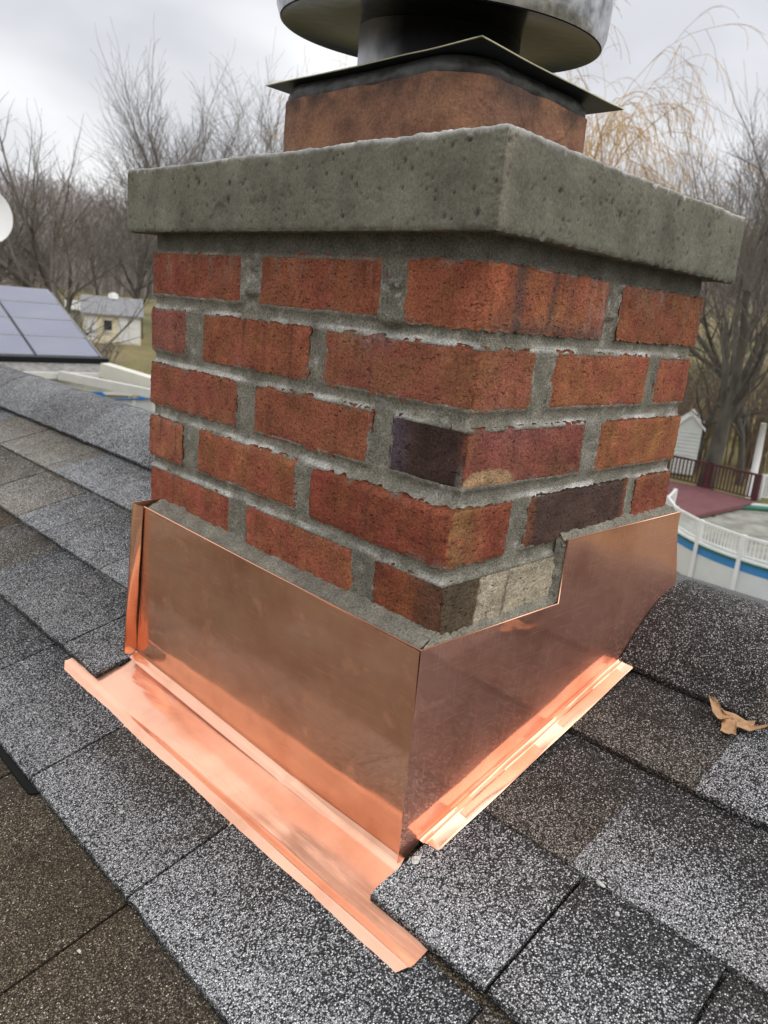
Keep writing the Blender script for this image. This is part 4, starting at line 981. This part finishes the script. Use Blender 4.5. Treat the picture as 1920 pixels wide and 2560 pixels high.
# storage box with grooved doors under the beam
a_, b_ = ground(236, 1000, 30), ground(322, 1000, 30)
S2 = shed('resin_storage_shed', a_, b_, 1.2, 1.0, .10, RESIN, GUT, 'low grey storage shed with ribbed doors behind the ridge')
t_, p0, ex, ey, L = S2; ht = far(262, 966, 30)[2]-p0[2]
for ch in list(t_.children):
    ch.scale[2] = (ht)/1.1
for k in range(13):
    front(S2, .04+k*.074, .04+k*.074+.045, .1, ht*.78, .03, 'door_rib' if k not in (0, 12) else 'corner_post', RESIN)
for x_ in (.50, .56): front(S2, x_, x_+.025, ht*.78*.45, ht*.78*.75, .08, 'handle', DARKG)
# blue pool slide and rail, lattice fence
mb = MB(); sl_ = thing('pool_ladder', far(215, 985, 26)-np.array((0, 0, 1)), 'blue pool ladder showing over the ridge beside the storage shed', 'pool ladder')
mb.bar(far(205, 968, 26), far(222, 985, 26), .2, .2); mb.bar(far(228, 968, 26), far(262, 995, 26), .13, .18); mb.build('rail', BLUE, sl_)
mb = MB(); mb.bar(far(228, 968, 26), far(228, 1060, 26), .12); mb.bar(far(208, 968, 26), far(208, 1060, 26), .12); mb.build('leg', BLUE, sl_)
pf = thing('pool_enclosure', far(320, 1040, 24), 'white lattice pool wall with blue top rail left of the chimney', 'pool')
qa, qb = far(262, 1000, 25), far(420, 995, 23.0)
mb = MB(); mb.bar(qa, qb, .14, .05); mb.build('top_rail', BLUE, pf)
mb = MB(); mb.bar(qa-np.array((0, 0, .75)), qb-np.array((0, 0, .75)), .03, 1.4); mb.build('lattice', PWALL, pf)
mb = MB()
for q in (.18, .5, .8): p_ = lerp(qa, qb, q); mb.bar(p_+np.array((0, 0, .0)), p_-np.array((0, 0, 2.4)), .12)
mb.build('post', WHITE, pf)
bp_ = far(353, 985, 26); mb = MB(); mb.bar(bp_+np.array((0, 0, .2)), bp_-np.array((0, 0, 1.2)), .14); o = mb.build('blue_post', BLUE); tag(o, 'short dark blue post behind the pool rail beside the chimney', 'post')
# ---- right: white shed, deck, pool, pole, road
zE = lambda a, b_: (a*.407+1500, b_*.407+700)
a_, b_ = far(*zE(440, 1100), 40), far(*zE(592, 1110), 40); a_[2] = b_[2] = -6.6
hs_ = far(*zE(600, 915), 40)[2]+6.6; hp = far(*zE(545, 835), 40)[2]+6.6
S3 = shed('white_shed', a_, b_, 3, hs_, hp-hs_, PWALL, WHITE, 'white clapboard shed with pointed gable behind the maroon deck', gable_end=True, over=.05)
mb = MB(); t_, p0, ex, ey, L = S3
for k in range(int(hs_/.18)): mb.box(p0+ex*L/2-ey*.01+np.array((0, 0, .1+k*.18)), ex, ey, (0, 0, 1), L/2, .018, .012)
mb.build('clapboard_line', WHITE, t_, kind='stuff')
DZ = -6.2
deck = thing('pool_deck', (29, 11, -7.5), 'maroon raised deck with spindle railing beside the round pool', 'deck')
dk = [onplane(*zE(*q), (0, 0, 1), DZ) for q in ((330, 1230), (450, 1238), (640, 1275), (905, 1345), (960, 1365), (700, 1420), (540, 1455), (330, 1400))]
PC = np.array((27.68, 6.18)); PR = 5.08
mb = MB(); mb.prism(dk, (0, 0, -1), .14); mb.build('deck_board', RED_D, deck)
# deck boards as grooves
ra, rb, rc = onplane(*zE(300, 1195), (0, 0, 1), DZ), onplane(*zE(650, 1277), (0, 0, 1), DZ), onplane(*zE(945, 1355), (0, 0, 1), DZ)
rh = 1.05
def railing(a_, b_, hgt, name_prefix, parent, mat, n, post=.1, sp=.035, toph=.05):
    a_, b_ = np.array(a_), np.array(b_)
    mb = MB(); mb.bar(a_+np.array((0, 0, hgt)), b_+np.array((0, 0, hgt)), .10, toph); mb.build('top_rail', mat, parent)
    mb = MB(); mb.bar(a_+np.array((0, 0, .1)), b_+np.array((0, 0, .1)), .06, .05); mb.build('bottom_rail', mat, parent)
    for q in (0, 1):
        p_ = lerp(a_, b_, q); mb = MB(); mb.bar(p_, p_+np.array((0, 0, hgt+.04)), post); mb.build('post', mat, parent)
    me = None
    for k in range(1, n):
        p_ = lerp(a_, b_, k/n)
        if me is None:
            mb = MB(); mb.bar(p_+np.array((0, 0, .1)), p_+np.array((0, 0, hgt-.02)), sp); o = mb.build('spindle', mat, parent); me = o; base = p_
        else:
            o = me.copy(); COL.objects.link(o); o.location = me.location+Vector(p_-base)
railing(ra, rb, rh, '', deck, MAR, 16, .16, .05, .08); railing(rb, rc, rh, '', deck, MAR, 14, .20, .05, .08)
for q in dk[3:7]:
    mb = MB(); mb.bar((q[0], q[1], -7.5), (q[0], q[1], DZ-.14), .14); mb.build('leg', MAR, deck)
pool = thing('round_pool', (PC[0], PC[1], -7.5), 'round above-ground pool with blue band and white railing', 'pool')
NS = 20
def ring_wall(r, z0, z1, mat, name, th=.04, n=80):
    V = []; f = []
    for k in range(n):
        a = 2*math.pi*k/n
        for rr, zz in ((r, z0), (r, z1), (r-th, z1), (r-th, z0)): V.append((PC[0]+rr*math.cos(a), PC[1]+rr*math.sin(a), zz))
    for k in range(n):
        for j_ in range(4):
            a_, b_ = k*4+j_, k*4+(j_+1) % 4; c_, d_ = ((k+1) % n)*4+(j_+1) % 4, ((k+1) % n)*4+j_; f.append((a_, d_, c_, b_))
    return mesh(name, V, f, mat, pool, True, angle=40)
ring_wall(PR, -7.55, -6.62, PWALL, 'wall_panel'); ring_wall(PR+.01, -6.62, -6.36, PBLUE, 'blue_band', .05); ring_wall(PR+.06, -6.36, -6.28, GREEN, 'liner_edge', .55)
ring_wall(PR+.10, -6.28, -6.22, WHITE, 'top_ledge', .16)
V = [(PC[0], PC[1], -6.40)]+[(PC[0]+(PR-.1)*math.cos(2*math.pi*k/60), PC[1]+(PR-.1)*math.sin(2*math.pi*k/60), -6.40) for k in range(60)]
mesh('pool_cover', V, [(0, 1+k, 1+(k+1) % 60) for k in range(60)], WATER, pool, False)
mb = None; proto = {}
def pa_(k, r=PR+.05): a = 2*math.pi*k/NS+.13; return np.array((PC[0]+r*math.cos(a), PC[1]+r*math.sin(a)))
for k in range(NS):
    c_, d_ = pa_(k), pa_(k+1); an = math.degrees(2*math.pi*(k+.5)/NS+.13) % 360
    if 15 < an < 95: continue              # open towards the deck
    mb = MB(); mb.bar((*c_, -7.5), (*c_, -5.52), .12); mb.build('post', WHITE, pool)
    mb = MB(); mb.bar((*c_, -5.58), (*d_, -5.58), .07, .08); mb.bar((*c_, -6.14), (*d_, -6.14), .07, .06); mb.build('rail', WHITE, pool)
    if 120 < an < 300:
        for q in range(1, 13):
            p_ = lerp(c_, d_, q/13)
            if 'sp' not in proto: mb = MB(); mb.bar((*p_, -6.12), (*p_, -5.6), .035); proto['sp'] = mb.build('spindle', WHITE, pool); proto['p'] = p_
            else: o = proto['sp'].copy(); COL.objects.link(o); dd = p_-proto['p']; o.location = proto['sp'].location+Vector((dd[0], dd[1], 0))
gate = thing('pool_gate', (*onplane(*zE(1000, 1345), (0, 0, 1), -6.2)[:2], -6.2), 'short white picket railing at the deck corner by the right edge', 'railing')
ga, gb = onplane(*zE(975, 1345), (0, 0, 1), -6.2), onplane(*zE(1120, 1360), (0, 0, 1), -6.2); railing(ga, gb, 1.0, '', gate, WHITE, 10, .12, .05, .08)
pl = far(*zE(950, 1170), 36); pt = far(*zE(1008, 880), 36)
mb = MB(); mb.tube([(pl[0], pl[1], pl[2]-1.2), (pt[0]*.3+pl[0]*.7, pt[1]*.3+pl[1]*.7, lerp(pl[2], pt[2], .35)), pt], [.16, .15, .13], 8); o = mb.build('white_pole', WHITE, None, True); tag(o, 'leaning white pole behind the deck at the right edge', 'pole')
rdp = [onplane(*zE(*q), (0, 0, 1), -7.42) for q in ((380, 1850), (520, 1885), (760, 1960), (1200, 2050), (1300, 2400), (300, 2300))]
mb = MB(); mb.prism(rdp, (0, 0, -1), .25); o = mb.build('driveway', ROAD); o['kind'] = 'structure'
dwn = (0, 0)
# ---- bare trees
def grow(tubes, p, d, L, r, lvl, maxl, rs, droop=0.0, spread=.6, upb=.25):
    n = 4 if lvl < 3 else 3; pts = [p]; rad = [r]; q = p.copy(); dd = d.copy(); r1 = r*(.60 if lvl < maxl else .35)
    for i in range(n):
        dd = dd+np.array([rs.gauss(0, .12), rs.gauss(0, .12), rs.gauss(0, .07)+upb*(.14 if 0 < lvl < 4 else .02)-droop*max(0, lvl-1)*.13]); dd /= np.linalg.norm(dd)
        q = q+dd*L/n; pts.append(q.copy()); rad.append(r+(r1-r)*(i+1)/n)
    tubes.append((lvl, pts, rad))
    if lvl >= maxl: return
    k = {0: 4, 1: 4, 2: 3, 3: 3, 4: 3}.get(lvl, 3); a0 = rs.uniform(0, 6.28)
    for i in range(k):
        f_ = (.25+.72*(i+rs.random()*.6)/k) if lvl else (.62+.38*(i+.6)/k)
        j_ = min(n-1, int(f_*n)); fr = min(1, f_*n-j_); sp = pts[j_]*(1-fr)+pts[j_+1]*fr
        ang = a0+i*2.4+rs.uniform(-.4, .4); u1 = np.cross(dd, (0.13, .21, .95)); u1 /= (np.linalg.norm(u1)+1e-9); u2 = np.cross(dd, u1); ax = u1*math.cos(ang)+u2*math.sin(ang)
        tl = rs.uniform(.65, 1.1)*spread
        nd = dd*math.cos(tl)+ax*math.sin(tl)+np.array((0, 0, upb*.3)); nd /= np.linalg.norm(nd)
        grow(tubes, sp, nd, L*rs.uniform(.55, .85)*(1.15 if lvl == 0 else 1)*(1.25-.5*f_ if lvl else 1), max(.007, r1*rs.uniform(.48, .78)), lvl+1, maxl, rs, droop, spread, upb)
    if lvl < maxl: grow(tubes, pts[-1], dd, L*.80, r1*.85, lvl+1, maxl, rs, droop, spread, upb)
def tree(label, u, v, dist, top, r, seed, maxl=5, forks=None, lean=0.0, spread=.6, upb=.25, droop=0.0, twig=BARKL, bark=BARK, name='bare_tree', cat='tree', frac=.38, group='bare trees round the garden', rmin=1.0):
    base = ground(u, v, dist, .3) if dist < 400 else far(u, v, dist)
    H = far(top[0], top[1], dist)[2]-base[2]; tp_ = far(top[0], top[1], dist); rs = random.Random(seed)
    if H < 1: H = 6
    t_ = thing(name, base, label, cat, group)
    d0 = tp_-base; d0 = d0/np.linalg.norm(d0); tubes = []
    grow(tubes, base.copy(), d0, H*frac, r, 0, maxl, rs, droop, spread, upb)
    # rescale height to meet the measured top
    zmax = max(p[-1][2] for _, p, _ in tubes)-base[2]; sc = H/zmax
    tr, cr = MB(), MB()
    for lv, pts, rad in tubes:
        P_ = [(q-base)*np.array((sc, sc, sc))+base for q in pts]
        if lv == 0: tr.tube(P_, [x*1.0 for x in rad], 9, False)
        elif lv == 1: tr.tube(P_, rad, 6, False)
        else: cr.tube(P_, [max(x, .0062*rmin*dist/45) for x in rad], 3, False)
    tr.build('trunk', bark, t_, True); cr.build('crown', twig, t_, False)
    return t_
T_ = [
 ('tall grey tree forking above the solar panels, nearest on the left', 175, 770, 40, (225, 215), .46, 11, dict(frac=.40, spread=.78)),
 ('twisted low tree with crooked limbs beside the solar panels', 150, 760, 32, (120, 500), .30, 22, dict(frac=.40, spread=1.1, upb=.1, maxl=4)),
 ('bare tree at the left edge, trunk at the picture border', -20, 760, 46, (20, 300), .30, 33, dict(frac=.4)),
 ('broad twin-stemmed tree with the tallest fan crown, left of the crown slab', 492, 720, 62, (440, 25), .40, 44, dict(frac=.42, spread=.50, upb=.35)),
 ('second broad tree standing just behind the fan-crowned one', 470, 720, 66, (520, 60), .34, 45, dict(frac=.40, spread=.55, upb=.3)),
 ('slim pale tree between the fan-crowned tree and the chimney cap', 700, 720, 78, (668, 50), .28, 55, dict(frac=.45, spread=.45, upb=.3)),
 ('short bushy bare tree low behind the slab, left of the flue', 640, 700, 58, (640, 225), .24, 66, dict(frac=.35, spread=.7)),
 ('small dense bare tree between the two large left ones', 330, 760, 64, (320, 330), .22, 77, dict(frac=.35, spread=.7)),
 ('thin tree right of the cream shed touching the brickwork', 352, 800, 55, (365, 420), .2, 99, dict(frac=.36, spread=.7)),
 ('thin tree above the cream shed roof', 255, 790, 75, (240, 430), .2, 98, dict(frac=.36, spread=.7)),
 ('stout grey tree on the right behind the white shed', 1790, 1080, 36, (1890, 90), .42, 111, dict(frac=.36, spread=.6, rmin=.9)),
 ('leaning bare tree at the right edge', 1905, 1060, 44, (1960, 150), .30, 112, dict(frac=.38, spread=.6)),
 ('narrow bare tree rising over the slab on the right', 1690, 960, 62, (1725, 190), .26, 113, dict(frac=.42, spread=.5)),
 ('dense twiggy tree low over the right of the slab', 1600, 930, 58, (1690, 330), .24, 114, dict(frac=.34, spread=.7)),
 ('slender pale tree far behind on the right', 1840, 900, 85, (1800, 110), .25, 115, dict(frac=.42, spread=.5)),
 ('low crooked tree right behind the white shed', 1745, 1090, 41, (1750, 640), .22, 116, dict(frac=.34, spread=.9, maxl=4)),
 ('small bare tree between pole and stout tree', 1880, 1090, 40, (1900, 600), .20, 117, dict(frac=.34, spread=.9, maxl=4)),
]
for lab, u_, v_, d_, top_, r_, sd_, kw in T_: tree(lab, u_, v_, d_, top_, r_, sd_, **kw)
tree('yellow-twigged weeping tree showing right of the chimney cap', 1450, 900, 50, (1600, -60), .36, 221, maxl=6, frac=.34, spread=.8, upb=.15, droop=.6, twig=OCHRE, bark=plain('willow_bark', (.22, .17, .10), .95, 0, .3, 3), name='willow_tree', rmin=1.5)
tree('small pale ochre tree between the slim tree and the chimney cap', 830, 800, 75, (830, 120), .25, 222, maxl=5, frac=.4, spread=.7, upb=.15, droop=.6, twig=OCHRE, name='willow_tree', rmin=1.0)
# shrub on the lawn
def shrub(label, u, v, dist, n, hgt, seed, mat=BARKL):
    base = ground(u, v, dist, .05); rs = random.Random(seed); mb = MB()
    for k in range(n):
        a = rs.uniform(0, 6.28); l = rs.uniform(.2, .75); p_ = base+np.array((rs.gauss(0, .2), rs.gauss(0, .2), 0)); q = p_+np.array((math.cos(a)*l, math.sin(a)*l, 1.1))*hgt*.5; r_ = q+np.array((math.cos(a)*l*.8+rs.gauss(0, .2), math.sin(a)*l*.8, .8))*hgt*.5
        mb.tube([p_, q, r_], [.022, .015, .008], 3, False)
        for z in range(3): s_ = lerp(q, r_, rs.random()); mb.tube([s_, s_+np.array((rs.gauss(0, .3), rs.gauss(0, .3), .5))*hgt*.4], [.01, .006], 3, False)
    o = mb.build('bare_shrub', mat); tag(o, label, 'shrub')
shrub('leafless shrub on the lawn in front of the cream shed', 290, 925, 33, 34, 2.2, 5)
shrub('bare rounded bush at the foot of the shed doors', 262, 880, 44, 26, 1.2, 6)
# brown thicket behind the deck and woods on the hills
def thicket(name, n, azr, dr, hr, seed, mat, w_=.03, nb=5, kind='stuff'):
    rs = np.random.default_rng(seed); V = []; F = []
    for k in range(n):
        a = math.radians(rs.uniform(*azr)); d = rs.uniform(*dr); x_, y_ = CAM[0]+d*math.cos(a), CAM[1]+d*math.sin(a); z_ = float(terr(x_, y_)); h_ = rs.uniform(*hr)
        def blade(p, q, w0, w1):
            b = len(V); s_ = np.cross(np.array(q)-np.array(p), (math.cos(a), math.sin(a), 0)); s_ /= (np.linalg.norm(s_)+1e-9); dpt = np.array((math.cos(a), math.sin(a), 0))
            for pt_, ww in ((p, w0), (q, w1)):
                for c_ in (s_, -.5*s_+.8*dpt, -.5*s_-.8*dpt): V.append(tuple(np.array(pt_)+c_*ww))
            F.extend([(b, b+1, b+4, b+3), (b+1, b+2, b+5, b+4), (b+2, b, b+3, b+5)])
        ln_ = rs.normal(0, .06, 2); top_ = np.array((x_+ln_[0]*h_, y_+ln_[1]*h_, z_+h_)); bs = np.array((x_, y_, z_-.2)); blade(bs, top_, w_*h_*.18, w_*.12*h_*.25)
        for j_ in range(nb):
            q = rs.uniform(.3, .95); p_ = bs+(top_-bs)*q; an = rs.uniform(0, 6.28); l = h_*rs.uniform(.15, .35)*(1.15-q*.6)
            e_ = p_+np.array((math.cos(an)*l*.8, math.sin(an)*l*.8, l)); blade(p_, e_, w_*.05*h_, w_*.015*h_)
            for z in range(2): p2 = p_+(e_-p_)*rs.uniform(.4, .9); an2 = an+rs.normal(0, .9); blade(p2, p2+np.array((math.cos(an2)*l*.4, math.sin(an2)*l*.4, l*.55)), w_*.028*h_, w_*.01*h_)
    me = mesh(name, V, F, mat, None, False, kind=kind); return me
WOOD = plain('hill_woods', (.37, .33, .32), .95, 0, .35, .05)  # woods lightened in colour to stand for distance haze
BRU = plain('brown_brush', (.20, .145, .10), .95, 0, .4, .3)
thicket('hillside_woods', 2600, (52, 84), (125, 330), (9, 16), 1, WOOD, .11, 7)
thicket('right_hillside_woods', 1500, (8, 34), (150, 320), (8, 14), 2, WOOD, .11, 7)
thicket('mid_woods', 70, (56, 80), (80, 120), (3, 6), 3, plain('mid_twigs', (.22, .19, .155), .95, 0, .3, .3), .05, 9)
thicket('brown_thicket', 520, (10, 26), (41, 60), (1.5, 4.2), 4, BRU, .10, 8)
thicket('garden_edge_brush', 80, (66, 80), (38, 60), (1, 3), 5, plain('grey_brush', (.22, .185, .15), .95, 0, .3, .3), .06, 8)
